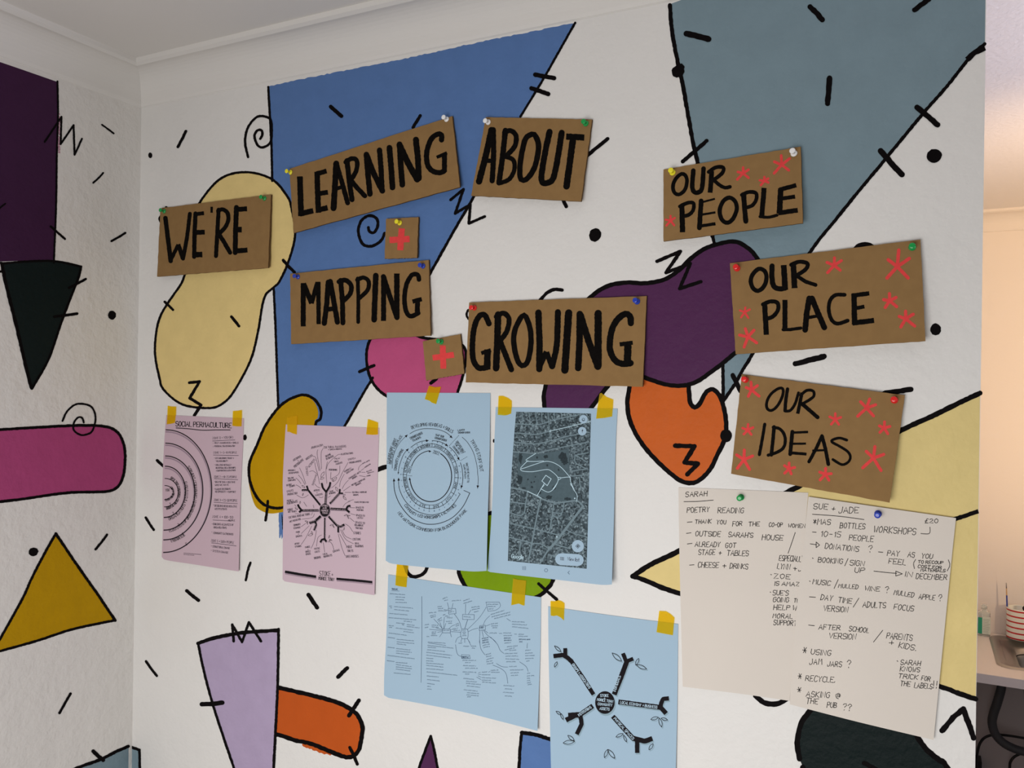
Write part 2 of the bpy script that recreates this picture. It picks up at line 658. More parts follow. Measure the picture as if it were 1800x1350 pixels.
# big blue wedge with a ragged top
top = P('120,570 400,508 800,430 1130,362 1400,300 1800,218', *A1) + [(1010.7, 40)]
top = [(x, y + random.uniform(-.9, 1.2)) for x, y in resample(top, 5)]
right = [(952, 144), (914.7, 205), (832, 346), (757, 479), (653, 668), (606.7, 748), (520, 901), (495, 948)]
left = [(492, 900), (490, 716), (488, 687), (481, 503), (477, 256), (471.5, 154)]
fill(w, WM, top + right + left, L1, 'blue')
outline([(471.5, 153), (474, 200), (477, 256), (478.5, 318)], 4.2)
outline([(481, 506), (483.5, 560), (485, 600), (488, 687), (489, 714)], 4.2)
outline([(1011, 40), (985, 86), (952, 144), (914.7, 205)], 4.2)
outline([(836, 339), (832, 347), (826, 358), (800, 402), (757, 479), (750, 492)], 5)
outline([(655, 664), (653, 668), (640, 689), (607, 747), (590, 776)], 4.6)
for k in range(7):
    x = 490.5 + k * .9
    ribbon(w, WM, [(x, 885 + 4 * k), (x + 1.2, 945 - 3 * k)], 2.0, L2, 'black' if k > 4 else 'blue', rough=.4)
# cream bean
bean = P('1310,1345 1450,1180 1620,1135', *A0) + P('140,1180 240,1290', *A1) + P('270,130 295,310 250,490 190,620 150,660', *B1) + \
    P('1740,730 1700,950 1650,1140 1540,1345', *B0) + P('1460,190 1370,215 1200,190 1080,95', *C0) + \
    P('1050,1250 1022,1100 1030,950 1060,840 1120,740 1190,640 1215,580', *B0) + [(332, 455), (338, 420), (343, 385)]
fill(w, WM, catmull(bean, True), L2, 'cream')
outline(bean, 4.2, closed=True)
# mustard blob
must = [(554.7, 746.7), (562.7, 737), (564, 721), (554.7, 704), (538.7, 695), (520, 697), (493, 713), (466.7, 748), (450.7, 785), (438.5, 814), (439, 844),
        (450.7, 873), (468, 889), (497, 892), (540, 870), (560, 800)]
mf = [(553, 745), (558, 735), (559, 722), (552, 706), (538, 697), (520, 698), (493, 714), (466.7, 748), (450.7, 785), (437, 814), (436, 840), (444, 878), (456, 896),
      (486, 902), (540, 880), (560, 800)]
fill(w, WM, catmull(mf, True), L3, 'mustard')
outline(must, 5, closed=True)
# pink disc
pk = [(644, 626), (649, 600), (666, 582), (700, 577), (741, 593), (780, 598), (810, 604.7), (819, 622), (816, 650), (806, 684), (790, 720), (720, 728), (690, 704),
      (666.7, 686.7), (653, 668.7), (646.7, 650)]
fill(w, WM, catmull(pk, True), L2, 'pink')
outline(pk, 5, closed=True)
# green disc
gr = [(806, 1003), (812, 1020), (822, 1036), (850, 1060), (900, 1068), (944, 1049), (960, 1037), (972, 1019), (976, 980), (950, 930), (905, 905), (858, 903), (820, 925), (803, 965)]
fill(w, WM, catmull(gr, True), L2, 'green')
outline(gr, 7, closed=True)
dash('250,135', '370,240', 5.2, D2)
outline(P('1010,-10 1020,15 1045,75 1090,90 1140,70 1165,30 1180,-20', *D1), 6.2)
# lilac quadrilateral
fill(w, WM, [(348, 1130), (375, 1121), (408, 1115), (440, 1111), (489, 1107), (488, 1203), (481, 1349), (478, 1420), (434, 1420), (410.7, 1349), (394.7, 1302), (373, 1235), (357, 1174)], L1, 'lilac')
outline([(348, 1131), (375, 1122), (408, 1115), (440, 1111), (489, 1108)], 6.5)
outline([(489.5, 1106), (488, 1203), (484, 1290), (481, 1349), (478, 1420)], 5)
outline([(348, 1130), (357, 1174), (373, 1235), (394.7, 1302), (410.7, 1349), (434, 1420)], 4.6)
outline(P('1540,515 1530,405 1595,520 1640,390 1720,515', *D0), 4.6, smooth=False, lift=L5)
dash('1330,930', '1465,920', 8, D0)
# rust bar
bar = P('185,820 480,890 600,930 690,985 735,1060 735,1140 710,1240 650,1280 560,1255 400,1190 300,1170 200,1135 170,1130', *D1)
fill(w, WM, catmull(bar) + [(486, 1250)], L1, 'rust')
ribbon(w, WM, [(534, 1309), (560, 1319), (580, 1325)], 6, L2, 'rust', rough=.4)
outline(bar, 7.6, lift=L3)
dash('650,1005', '715,905', 7, D1)
dash('655,1215', '705,1325', 5.5, D1)
# small purple spike and blue block along the bottom
fill(w, WM, [(757, 1294), (769, 1349), (783, 1420), (720, 1420), (737, 1349)], L1, 'purple')
outline([(722, 1410), (737, 1349), (748, 1318), (757, 1294)], 4.6)
outline([(757, 1294), (763, 1318), (769, 1349), (782, 1410)], 4.6)
fill(w, WM, [(917, 1289), (968, 1301), (1010, 1312), (1005, 1420), (903, 1420), (912, 1349)], L1, 'blue')
outline([(1010, 1311), (968, 1300), (940, 1291), (917, 1288)], 7)
outline([(917, 1288), (914, 1315), (912, 1349), (904, 1420)], 5.5)
# teal corner patch (mural-wall half)
edge0 = 226.4
fill(w, WM, [(edge0 + .4, 1311), (245, 1318), (245.5, 1349), (246, 1420), (224.5, 1420)], L1, 'teal')
outline([(edge0 + 1, 1312), (245, 1318.5)], 5)
outline([(245, 1318), (245.5, 1349), (246, 1415)], 4.6)
# big teal wedge
ed = lambda y: 1733.0 - 0.0137 * y - 0.8
tl_ = [(1177.5, 9), (1181, 53), (1190.7, 106.7), (1200, 149), (1209, 200), (1218.7, 253), (1226.7, 288), (1252, 415), (1256, 428.7), (1266, 520), (1271, 640), (1271, 704)]
tr_ = [(1271.5, 705), (1294.7, 670.7), (1304, 652.7), (1322.7, 622), (1370, 533), (1424, 443), (1469, 386), (1516, 328), (1552, 285), (1586.7, 242.7), (1626.7, 194.7), (1666.7, 149), (1706.7, 98.7), (ed(77), 77)]
fill(w, WM, tl_ + tr_ + [(ed(-100), -100), (1460, -56), (1200, -1), (1181, 6)], L1, 'teal')
outline(tl_[:8], 7.2)
outline([(1252, 413), (1256, 430)], 6)
outline([(1270.5, 637), (1271, 672), (1271, 704)], 6)
outline(tr_, 6)
ribbon(w, WM, [(1700, 105), (1712, 93), (ed(84) + .3, 84)], 10, L5, 'black', rough=.12, cap='flat')
disc(w, WM, (1192, 125), 10.5, 12.5, L5, 'black', rough=.1, rot=.5)
disc(w, WM, (1197, 119), 6, 7.5, L5, 'black', rough=.1)
dash('1225,222', '1370,258', 10.5, A2, .1)
dash('390,45', '470,130', 9.5, A3)
dash('1175,-8', '1078,65', 9, A3)
dash('518,515', '505,682', 9.5, A3)
dash('1095,708', '1230,822', 10, A3)
dash('855,995', '995,1150', 10.5, A3)
disc(w, WM, (1642, 274), 14, 12, L5, 'black', rough=.06, rot=-.4)
disc(w, WM, (1644.6, 579), 9.5, 10.5, L5, 'black', rough=.06)
dash('292,1160', '482,1112', 9.5, B3, .16)
disc(w, WM, (1520, 447), 24, 21.5, L5, 'black', rough=.02, n=28)
dash('1200,1065', '1358,928', 7, A2)
dash('560,1035', '705,915', 6.5, A2)
dash('412,80', '432,124', 6.5, B2)
disc(w, WM, (1046, 413), 10.5, 12, L5, 'black', rough=.05, rot=.3)
# purple bean
pb = P('595,720 700,650 830,625 950,630 1080,605 1180,540 1250,470 1340,405 1440,370 1540,355 1620,390 1690,465', *B2) + [(1352, 500), (1350, 560), (1322, 600), (1292, 621)] + \
    P('1460,1160 1380,1220 1290,1280 1190,1305 1080,1295 960,1255', *B2) + [(1110, 656), (1085, 663), (1064, 684), (1040, 716), (1020, 740), (985, 745), (962, 728), (956, 704), (959, 678), (975, 620), (1005, 560)]
fill(w, WM, catmull(pb, True), L3, 'purple')
outline(pb, 7.6, closed=True, rough=.1, lift=L4)
outline(P('1030,485 1185,420 1090,560 1250,500 1180,665 1320,620', *B2), 6.2, smooth=False, lift=L5)
outline(P('255,750 265,735 310,690 360,670 405,675', *B2), 6)
outline([(823, 545), (820, 551), (821, 557), (826, 563)], 4)
# orange drop
od = [(1107.5, 660)] + P('850,70 835,180 850,290 900,400 980,510 1090,620 1180,690 1250,710 1310,690 1380,620 1430,520 1480,410 1485,300 1465,190 1440,130 1400,92 1360,105 1330,150 1310,190 1280,210 1250,180 1240,90', *C2) + [(1210, 676)]
fill(w, WM, catmull(od) + [(1190, 672), (1150, 660)], L2, 'orange')
outline(od, 8, rough=.1, lift=L3)
outline(P('1150,463 1278,467 1212,573 1300,582 1230,652', *C2), 8, smooth=False, lift=L5)
disc(w, WM, (1276, 766), 10.5, 11.5, L5, 'black', rough=.05)
dash('1530,1236', '1580,1340', 8, B2)
# lemon wedge
lt = [(1112, 1013), (1146.7, 990.7), (1194.7, 968), (1290, 915), (1384, 865), (1408, 853), (1500, 802), (1582.7, 757), (1640, 731), (1680, 711), (ed(690), 691)]
lb = [(ed(1228), 1229), (1680, 1217), (1650.7, 1206), (1500, 1154), (1300, 1083), (1196, 1044), (1162.7, 1032.7), (1128, 1018), (1112, 1013)]
fill(w, WM, lt + lb, L1, 'lemon')
outline(lt, 9, rough=.1)
outline(lb[::-1], 8.6, rough=.14)
ribbon(w, WM, [(1660, 920), (1680, 912), (ed(899), 899)], 7.5, L5, 'black', rough=.12, cap='flat')
# bottle-green blob
db = P('320,1290 305,1180 330,1060 390,970', *D3) + [(1450, 1215), (1500, 1192), (1560, 1202), (1595, 1250), (1610, 1290)] + P('1150,1220 1230,1290 1290,1345', *D3) + [(1690, 1420), (1430, 1420), (1411, 1349)]
fill(w, WM, catmull(db, True), L1, 'bottle')
outline(catmull(db), 9.5, rough=.12)
dash('745,1318', '830,1365', 8, D3)
outline(P('1260,1103 1335,1015 1400,962 1468,1152', *D3)[0:3], 10, smooth=False, lift=L5, rough=.16)
outline(P('1400,962 1468,1152', *D3), 10, smooth=False, lift=L5, rough=.16)
outline(P('30,875 45,890 90,920 150,930 215,910 240,890', *D3), 9)
dash('880,118', '1055,92', 9, C3)
# loose confetti of the mural wall
for a, b, wd, cr in (('1225,865', '1172,968', 5, A0), ('530,703', '600,765', 7, A1), ('1120,762', '1072,840', 5.5, A1), ('228,492', '352,515', 8, A2),
                     ('203,582', '313,620', 8, A2), ('1085,752', '1140,805', 4.4, B0), ('1525,850', '1575,912', 5, B0), ('217,478', '290,557', 5.5, B1),
                     ('1035,560', '1085,605', 5, C0), ('960,937', '1013,1018', 4.4, C0), ('1765,828', '1750,955', 4.6, C0), ('1230,182', '1308,245', 6, D0),
                     ('962,647', '1033,743', 4.4, D0), ('382,208', '440,293', 7, D1), ('638,692', '578,750', 7, D1), ('835,622', '900,602', 8, C1),
                     ('720,1213', '815,1172', 5.6, B1), ('1190,1288', '1225,1262', 6, B1)):
    dash(a, b, wd, cr)
outline(P('1650,1235', *C0) + P('1635,40 1620,112', *D0), 4.4)
disc(w, WM, (264, 273), 3.4, 5, L5, 'black', .05)
disc(w, WM, (430.4, 769), 3.2, 5.2, L5, 'black', .05)
disc(w, WM, (868, 775), 1.8, 3.2, L5, 'black', .05)
disc(w, WM, (292, 364.6), 2.4, 2.4, L5, 'black', .05)
outline([(283, 378), (279.6, 384.7), (283, 392)], 3)
outline(P('1635,1035 1615,940 1630,850 1680,780 1730,765 1780,785', *A0) + P('140,830 135,930 90,970 50,960 27,900 45,860 75,860 78,890 65,915', *A1), 4.4)
outline(P('885,300 860,350 800,385 740,370 712,290 730,220 780,185 830,200 840,250 815,295 785,290 778,262', *B1), 5.2)
outline(P('1320,80 1405,10 1350,170 1450,110 1440,235 1545,190', *B1), 5, smooth=False, lift=L5)
outline(P('1248,48 1315,40 1250,150 1325,195 1280,265', *C0), 5.2, smooth=False, lift=L5)
structure(w, 'wall_back')

# ---- the return wall
w = Ink()
w.box((-0.10, -3.4, 0), (0, 0.10, TOP), 'white_left')
SURF = WL
fill(w, WL, [(-60, 88), (0, 109), (40, 122.7), (101, 144), (102, 200), (100, 269), (98.7, 358.7), (94.7, 459), (50, 458), (-60, 462)], L1, 'plum')
outline([(101, 143), (102, 200), (100, 269), (98.7, 358.7), (94.7, 462)], 3.4)
for k in range(26):
    y = 200 + k * 2.7
    if random.random() < .7:
        ribbon(w, WL, [(102.6, y), (104.5 + random.random() * 1.5, y + .8)], 1.2, L3, 'magenta', rough=.3)
outline(P('295,935 405,770 400,950 485,825 492,1020 540,915', *A0), 3.6, smooth=False, lift=L5)
tg = P('10,500 200,485 370,485 535,520 515,600 460,740 400,900 320,1130 210,1325 185,1240 110,920 40,640', *B0)
fill(w, WL, tg, L2, 'bottle')
outline(P('10,500 200,485 370,485 535,520', *B0), 4)
outline(P('535,520 515,600 460,740 400,900 320,1130 210,1325', *B0), 4.4)
outline(P('12,500 40,640 110,920 185,1240 208,1320', *B0), 6)
outline([(-20, 461), (2.7, 462)], 3.6)
mb = P('-80,368 0,358 200,345 500,330 680,335 770,370 815,450 825,540 815,650 780,730 700,765 500,770 350,785 150,815 0,832 -80,840', *C0)
fill(w, WL, catmull(mb), L1, 'magenta')
outline(mb, 5)
outline(P('412,300 440,240 490,195 540,187 600,205 628,260 625,320 600,375 540,393 490,365 485,320 510,280 540,278 552,310', *C0), 3.4, lift=L5)
fill(w, WL, P('368,1045 440,1150 550,1310', *C0) + P('640,200 755,375 480,435 250,510 0,580 -100,612 -100,600 0,500 150,230', *D0) + P('205,1345 290,1180', *C0), L1, 'mustard')
outline(P('368,1042 440,1150 550,1310', *C0) + P('640,200 760,378', *D0), 5)
outline(P('760,376 480,435 250,510 0,580 -100,612', *D0), 4.6)
outline(P('-60,600 0,500 150,230', *D0) + P('205,1345 290,1180 368,1042', *C0), 4.6)
for a, b, wd, cr in (('672,822', '750,880', 3, A0), ('615,1205', '680,1140', 3.4, A0), ('-15,148', '35,105', 3, B0), ('335,255', '428,338', 4, B0),
                     ('735,352', '826,298', 4, B0), ('455,660', '565,602', 4.4, B0), ('358,850', '508,830', 5, B0), ('705,1050', '630,1146', 4.4, C0),
                     ('465,860', '392,988', 4.6, D0), ('615,1240', '680,1298', 7, D0), ('-30,548', '10,552', 4, B0)):
    dash(a, b, wd, cr)
disc(w, WL, (197, 554), 7, 8, L5, 'black', .05)
disc(w, WL, (59, 970), 8.6, 7.6, L5, 'black', .07, rot=-.4)
fill(w, WL, P('480,1362 520,1345 660,1295 770,1240', *D0) + [(226.2, 1311), (224.6, 1420), (100, 1420)], L1, 'teal')
outline(P('440,1380 520,1345 660,1295 770,1240 846,1207', *D0), 5.6)
structure(w, 'wall_left')

# ---- coving, ceiling, floor
arc = [(.006 + .049 * (1 - math.cos(a)), COVE + .004 + .056 * math.sin(a)) for a in [math.pi / 2 * j / 10 for j in range(11)]]
prof = [(0, COVE - .004), (.0035, COVE - .002), (.0055, COVE + .004)] + arc[1:] + [(.057, COVE + .058), (.066, COVE + .057), (.073, COVE + .061), (.074, TOP), (0.0, TOP)]
w = Ink()
w.grid([[Vector((d, -d, z)), Vector((XEND, -d, z))] for d, z in prof], 'coving')
structure(w, 'trim_1')
w = Ink()
w.grid([[Vector((d, -3.4, z)), Vector((d, -d, z))] for d, z in prof], 'coving')
structure(w, 'trim_2')
w = Ink()
w.box((-0.1, -3.4, TOP), (3.4, 0.10, TOP + .08), 'ceiling')
structure(w, 'ceiling')
M['floor'] = mat('floor_boards', (92, 84, 78), 0.6, k=1.0, vary=.1)
w = Ink()
w.box((-0.1, -3.4, -.06), (4.4, 2.44, 0), 'floor')
structure(w, 'floor')

# ================================================================== CARDBOARD SIGNS
def jag(a, b, n, amp):
    out = []
    for i in range(n):
        t = i / n
        k = amp if 0 < i else 0
        out.append((a[0] + (b[0] - a[0]) * t + random.uniform(-k, k), a[1] + (b[1] - a[1]) * t + random.uniform(-k, k)))
    return out


def board(name, corners, off_top, off_bot, label, cat, group, skew=0.0):
    tl, tr, br, bl = corners
    sh = Sheet(tl, tr, br, bl, lambda s, t: off_top + (off_bot - off_top) * t + skew * (s - .5))
    px = jag(tl, tr, 26, .35) + jag(tr, br, 14, .35) + jag(br, bl, 26, .45) + jag(bl, tl, 14, .35)
    ink = Ink()
    fr = [sh.pt(*q) for q in px]
    bk = [v + Vector((0, .004, 0)) for v in fr]
    ink.poly(fr, 'card')
    ink.poly(bk[::-1], 'card')
    n = len(px)
    for i in range(n):
        j = (i + 1) % n
        ink.poly([fr[i], bk[i], bk[j], fr[j]], 'card_edge')
    cx = sum((v for v in fr), Vector()) / n
    ob = ink.build(name, origin=cx, label=label, category=cat, group=group, weld=True)
    return ob, sh


def letters(ob, sh, crop, data, mt='ink', name='lettering', label=None):
    ink = Ink()
    for wd, pts, *kind in data:
        p = P(pts, *crop)
        k = kind[0] if kind else ''
        ww = wd / crop[2] * 1.14
        if 'O' in k:
            stroke(ink, sh, p, ww, 0.0002, mt, closed=True, rough=.06)
        else:
            stroke(ink, sh, p, ww, 0.0002, mt, smooth='s' in k or len(p) < 3, rough=.07, cap='round' if ('s' in k and 'f' not in k) or len(p) > 2 else 'flat', step=2.2)
    kw = {'label': label} if label else {}
    return ink.build(name, parent=ob, **kw)


def asterisk(ob, sh, crop, c, ends, wd):
    ink = Ink()
    c = P(c, *crop)[0]
    for e in P(ends, *crop):
        ribbon(ink, sh, [c, e], wd / crop[2] * 1.12, 0.0002, 'red', rough=.08, step=2)
    return ink.build('asterisk', parent=ob, label='red hand-drawn asterisk')


SG = 'hand-lettered cardboard signs'
Q = lambda s: tuple(P(s))
SH = {}

ob, SH['were'] = board('cardboard_sign', Q('282,366 476.4,342 471.3,470.7 276,486.3'), .0055, .011, "brown cardboard sign hand-lettered WE'RE in black on the cream bean shape", 'sign', SG)
letters(ob, SH['were'], (270, 330, 7.5), [
    (53, '155,400 185,640 225,965'), (44, '225,955 325,750'), (48, '325,745 385,935'), (46, '388,935 440,650 478,343', 's'),
    (50, '552,340 540,600 535,910'), (45, '530,352 665,335'), (56, '545,592 674,585'), (62, '510,885 642,880'), (28, '765,250 765,330'),
    (48, '857,290 840,600 822,900', 's'), (48, '850,305 910,285 972,330 985,420 945,520 870,600', 's'), (50, '860,610 930,720 1008,855'),
    (58, '1092,260 1080,550 1075,855'), (58, '1065,288 1232,278'), (66, '1085,552 1162,552'), (58, '1046,835 1237,822')])

ob, SH['learning'] = board('cardboard_sign', Q('508.9,296.7 795,204 808.4,328.7 516,409.6'), .0055, .013, 'long tilted cardboard sign hand-lettered LEARNING on the blue wedge', 'sign', SG)
letters(ob, SH['learning'], (500, 190, 5.625), [
    (50, '152,675 165,1068'), (48, '150,1045 285,1015'), (48, '322,630 335,1035'), (42, '300,655 417,622'), (42, '325,848 430,832'), (46, '315,1012 427,985'),
    (52, '512,548 500,760 485,990', 's'), (42, '515,552 570,740 625,938'), (34, '495,802 595,772'),
    (45, '618,520 640,720 668,905'), (40, '605,535 660,500 712,515 715,600 675,685 640,720', 's'), (42, '650,705 720,790 795,868'),
    (48, '810,458 825,650 845,850'), (50, '812,465 880,640 968,818'), (46, '940,415 955,600 965,815'), (50, '1038,392 1055,590 1068,785'),
    (50, '1138,358 1150,560 1165,758'), (55, '1138,365 1220,540 1312,705'), (52, '1300,312 1320,500 1328,695'),
    (46, '1553,315 1552,265 1508,260 1450,310 1408,430 1415,560 1470,625 1540,638 1580,620', 's'), (44, '1582,445 1582,630'), (28, '1505,488 1607,442')])

ob, SH['about'] = board('cardboard_sign', Q('854,206 1040.7,210 1021.3,354 828,344'), .0055, .012, 'cardboard sign hand-lettered ABOUT beside the blue wedge', 'sign', SG)
letters(ob, SH['about'], (820, 190, 7.5), [
    (74, '328,290 260,600 165,968', 's'), (62, '352,285 357,600 338,958', 's'), (50, '220,695 372,695'),
    (64, '512,295 475,640 428,985', 's'), (58, '500,322 580,297 650,360 638,500 515,640', 's'), (52, '520,640 620,690 628,820 560,940 435,990', 's'),
    (64, '860,345 780,400 735,560 708,740 705,900 740,952 800,930 890,800 938,620 948,470 905,360', 'O'),
    (70, '1095,312 1030,620 988,900 1010,985 1070,985 1140,930 1195,700 1255,325', 's'), (72, '1313,375 1553,388'), (76, '1405,390 1365,700 1318,1032')])

ob, SH['mapping'] = board('cardboard_sign', Q('510,481 753.6,457 756.7,590 511.7,604.9'), .0055, .011, 'cardboard sign hand-lettered MAPPING on the blue wedge', 'sign', SG)
letters(ob, SH['mapping'], (500, 440, 6.4286), [
    (50, '212,370 212,860'), (52, '215,375 308,600'), (46, '305,600 375,360'), (44, '382,355 387,835'),
    (52, '495,360 478,600 450,825'), (52, '518,352 555,560 598,812'), (46, '460,668 572,660'), (44, '505,380 512,500'),
    (50, '635,340 655,580 660,820'), (48, '615,355 690,338 752,395 742,490 665,572', 's'), (38, '828,318 835,560 833,810'), (42, '822,335 890,308 950,350 938,450 845,542', 's'),
    (56, '1032,285 1022,540 1013,785'), (50, '1120,290 1120,798'), (52, '1118,298 1190,520 1272,760'), (55, '1270,262 1270,755'),
    (46, '1520,330 1505,277 1440,280 1378,390 1355,560 1380,700 1430,745 1512,710', 's'), (50, '1505,545 1500,722'), (44, '1447,580 1552,552')])

ob, SH['growing'] = board('cardboard_sign', Q('824.7,531.7 1136.8,520.4 1129.6,679.8 818.5,672.3'), .0055, .012, 'large cardboard sign hand-lettered GROWING overlapping the purple bean', 'sign', SG)
letters(ob, SH['growing'], (810, 500, 5.294), [
    (46, '262,365 222,285 170,297 125,400 108,560 117,700 165,775 245,772', 's'), (54, '248,605 245,792'), (32, '190,640 280,612'),
    (54, '347,280 340,530 328,780'), (42, '330,300 395,267 448,320 430,430 370,520', 's'), (46, '362,520 410,640 470,792'),
    (44, '588,285 520,380 492,500 510,650 558,752 620,720 652,560 642,400', 'O'),
    (52, '722,262 733,530 730,788'), (44, '735,760 797,625'), (42, '797,630 848,768'), (50, '850,762 893,560 903,258', 's'),
    (60, '1004,265 985,540 968,798'), (54, '1107,275 1105,530 1092,778'), (56, '1112,285 1190,530 1275,765'), (60, '1278,270 1278,550 1275,762'),
    (52, '1582,360 1573,295 1520,277 1440,350 1397,460 1387,600 1430,700 1500,738 1580,732', 's'), (60, '1555,535 1550,752'), (34, '1478,558 1600,542')])

ob, SH['people'] = board('cardboard_sign', Q('1166.3,297.9 1407.4,257.9 1411.3,392.4 1166.3,424.3'), .0055, .015, 'cardboard sign lettered OUR PEOPLE with four small red asterisks', 'sign', SG, skew=.004)
cr = (1150, 240, 6.4286)
letters(ob, SH['people'], cr, [
    (38, '310,422 250,470 213,550 225,630 280,655 340,610 368,530 360,450', 'O'), (46, '442,385 430,560 450,625 500,630 540,580 557,362', 's'),
    (48, '650,390 632,635'), (38, '615,400 700,347 780,352 770,410 700,470 650,490', 's'), (36, '670,490 740,550 800,578 856,568', 's'),
    (52, '312,775 320,1082'), (38, '290,790 370,752 442,752 440,830 390,885 330,900', 's'), (48, '530,728 520,880 510,1032'), (20, '540,742 686,704'), (22, '540,882 692,857'), (32, '500,1015 692,985'),
    (42, '850,690 780,730 740,830 760,930 820,975 890,930 932,820 912,730', 'O'), (50, '1010,655 1020,800 1035,957'), (38, '990,660 1070,627 1150,642 1150,720 1105,780 1050,800', 's'),
    (50, '1242,580 1215,900'), (30, '1195,905 1290,912 1386,890', 's'), (56, '1430,585 1415,872'), (44, '1415,602 1605,550'), (40, '1420,705 1592,678'), (48, '1400,865 1622,832')])
for c, e, wd in (('1005,415', '1005,350 1065,375 1065,465 938,485 945,400', 26), ('1245,500', '1245,457 1288,475 1290,520 1205,550 1192,495', 24),
                 ('1440,320', '1435,215 1528,250 1520,380 1355,415 1358,285', 28), ('185,950', '185,897 232,920 225,1003 138,1006 130,940', 22)):
    asterisk(ob, SH['people'], cr, c, e, wd)

ob, SH['place'] = board('cardboard_sign', Q('1283,462.7 1618,421 1626.8,599.5 1293.2,622.7'), .0055, .016, 'largest cardboard sign, lettered OUR PLACE with six red asterisks', 'sign', SG, skew=.004)
cr = (1270, 400, 4.7368)
letters(ob, SH['place'], cr, [
    (32, '300,345 252,390 235,450 260,512 305,525 350,480 367,410 347,358', 'O'), (38, '413,320 412,420 428,490 470,510 520,505', 's'), (42, '510,312 522,520'),
    (42, '590,300 600,505'), (30, '572,310 640,285 708,300 690,350 615,400', 's'), (28, '615,400 690,450 775,478'),
    (38, '350,625 365,893'), (30, '337,640 400,615 458,628 460,690 420,740 378,757', 's'), (38, '520,602 520,850'), (24, '505,850 560,850 652,837'),
    (42, '722,590 700,720 688,852'), (42, '745,590 790,700 848,832'), (24, '698,752 802,735'), (28, '1017,560 940,563 895,610 885,690 910,770 960,800 1042,775', 's'),
    (40, '1095,555 1100,808'), (32, '1075,567 1222,548'), (28, '1095,675 1182,658'), (38, '1082,795 1262,774')])
for c, e, wd in (('930,315', '932,252 990,275 980,355 875,375 870,290', 22), ('1455,325', '1468,188 1555,258 1545,420 1370,420 1380,268', 26),
                 ('1392,610', '1390,550 1445,582 1450,658 1355,665 1342,600', 24), ('1525,760', '1525,697 1588,722 1600,820 1485,828 1472,740', 24),
                 ('185,705', '190,665 228,682 215,752 155,748 145,690', 15), ('212,910', '190,842 262,855 285,960 180,995 142,895', 22)):
    asterisk(ob, SH['place'], cr, c, e, wd)

ob, SH['ideas'] = board('cardboard_sign', Q('1303.6,658 1590.6,694.8 1563.7,883.7 1285,832.7'), .0055, .015, 'cardboard sign lettered OUR IDEAS with nine red asterisks, above the handwritten sheets', 'sign', SG, skew=.003)
cr = (1270, 640, 5.294)
letters(ob, SH['ideas'], cr, [
    (24, '520,228 450,280 413,350 415,412 455,432 510,390 557,300 562,232', 'O'), (28, '605,232 590,330 582,430', 's'), (24, '580,436 630,432 675,370 707,268', 's'),
    (28, '740,265 700,462'), (24, '728,292 780,247 842,250 848,300 780,350 718,380', 's'), (32, '740,370 810,430 885,495', 's'), (26, '393,560 370,700 343,842'),
    (30, '480,585 470,700 455,845'), (26, '472,588 540,608 582,680 572,770 510,820 425,848', 's'), (32, '650,630 640,730 630,838'), (20, '645,638 797,632'), (18, '635,742 777,740'), (24, '620,825 782,838'),
    (28, '925,668 870,790 805,908'), (30, '928,675 960,800 985,932'), (18, '835,806 962,800'), (22, '1157,708 1090,688 1025,705 1018,725 1080,760 1160,810 1190,860 1170,912 1110,935 1027,888', 's')])
for c, e, wd in (('270,240', '265,168 325,200 340,298 240,300 220,218', 24), ('235,615', '238,560 285,590 268,655 198,652 187,595', 21), ('200,890', '203,800 280,855 252,980 138,970 132,845', 25),
                 ('620,975', '620,920 672,962 640,1022 578,1015 577,945', 23), ('958,1025', '960,970 1012,1020 990,1080 908,1078 905,1005', 24), ('1050,515', '1050,460 1102,495 1082,562 1012,560 997,490', 21),
                 ('1340,410', '1370,325 1425,378 1405,482 1258,485 1285,350', 25), ('1505,595', '1508,538 1558,580 1538,648 1465,635 1460,575', 24), ('1405,875', '1418,768 1500,840 1475,990 1305,965 1338,812', 26)):
    asterisk(ob, SH['ideas'], cr, c, e, wd)

PG = 'small cardboard plus cards'
ob, SH['plus_a'] = board('cardboard_card', Q('678.7,384.7 735.5,381.5 733,453.5 676,454.8'), .0055, .009, 'small upright cardboard card with a red plus sign, above the MAPPING sign', 'card', PG)
letters(ob, SH['plus_a'], B1, [(36, '998,268 988,412'), (36, '918,345 1050,338')], 'red', 'plus_sign', 'red hand-drawn plus')
ob, SH['plus_b'] = board('cardboard_card', Q('743,600 809.3,587.3 816,656.7 749.3,669'), .0055, .009, 'small tilted cardboard card with a red plus sign, on the pink disc beside GROWING', 'card', PG)
letters(ob, SH['plus_b'], B1, [(34, '1268,1040 1272,1193'), (34, '1202,1122 1342,1100')], 'red', 'plus_sign', 'red hand-drawn plus')

# ================================================================== PAPER
def coons(T, Rr, B, Ll, nu, nv):
    """T left->right, B left->right, Ll top->down, Rr top->down; photo-pixel polylines -> grid of points."""
    def fn(p):
        q = Path(p)
        return lambda u: q.at(u * q.len)[:2]
    ft, fr, fb, fl = fn(T), fn(Rr), fn(B), fn(Ll)
    rows = []
    for j in range(nv + 1):
        v = j / nv
        row = []
        for i in range(nu + 1):
            u = i / nu
            row.append(tuple((1 - v) * ft(u)[k] + v * fb(u)[k] + (1 - u) * fl(v)[k] + u * fr(v)[k]
                             - ((1 - u) * (1 - v) * T[0][k] + u * (1 - v) * T[-1][k] + (1 - u) * v * B[0][k] + u * v * B[-1][k]) for k in (0, 1)))
        rows.append(row)
    return rows


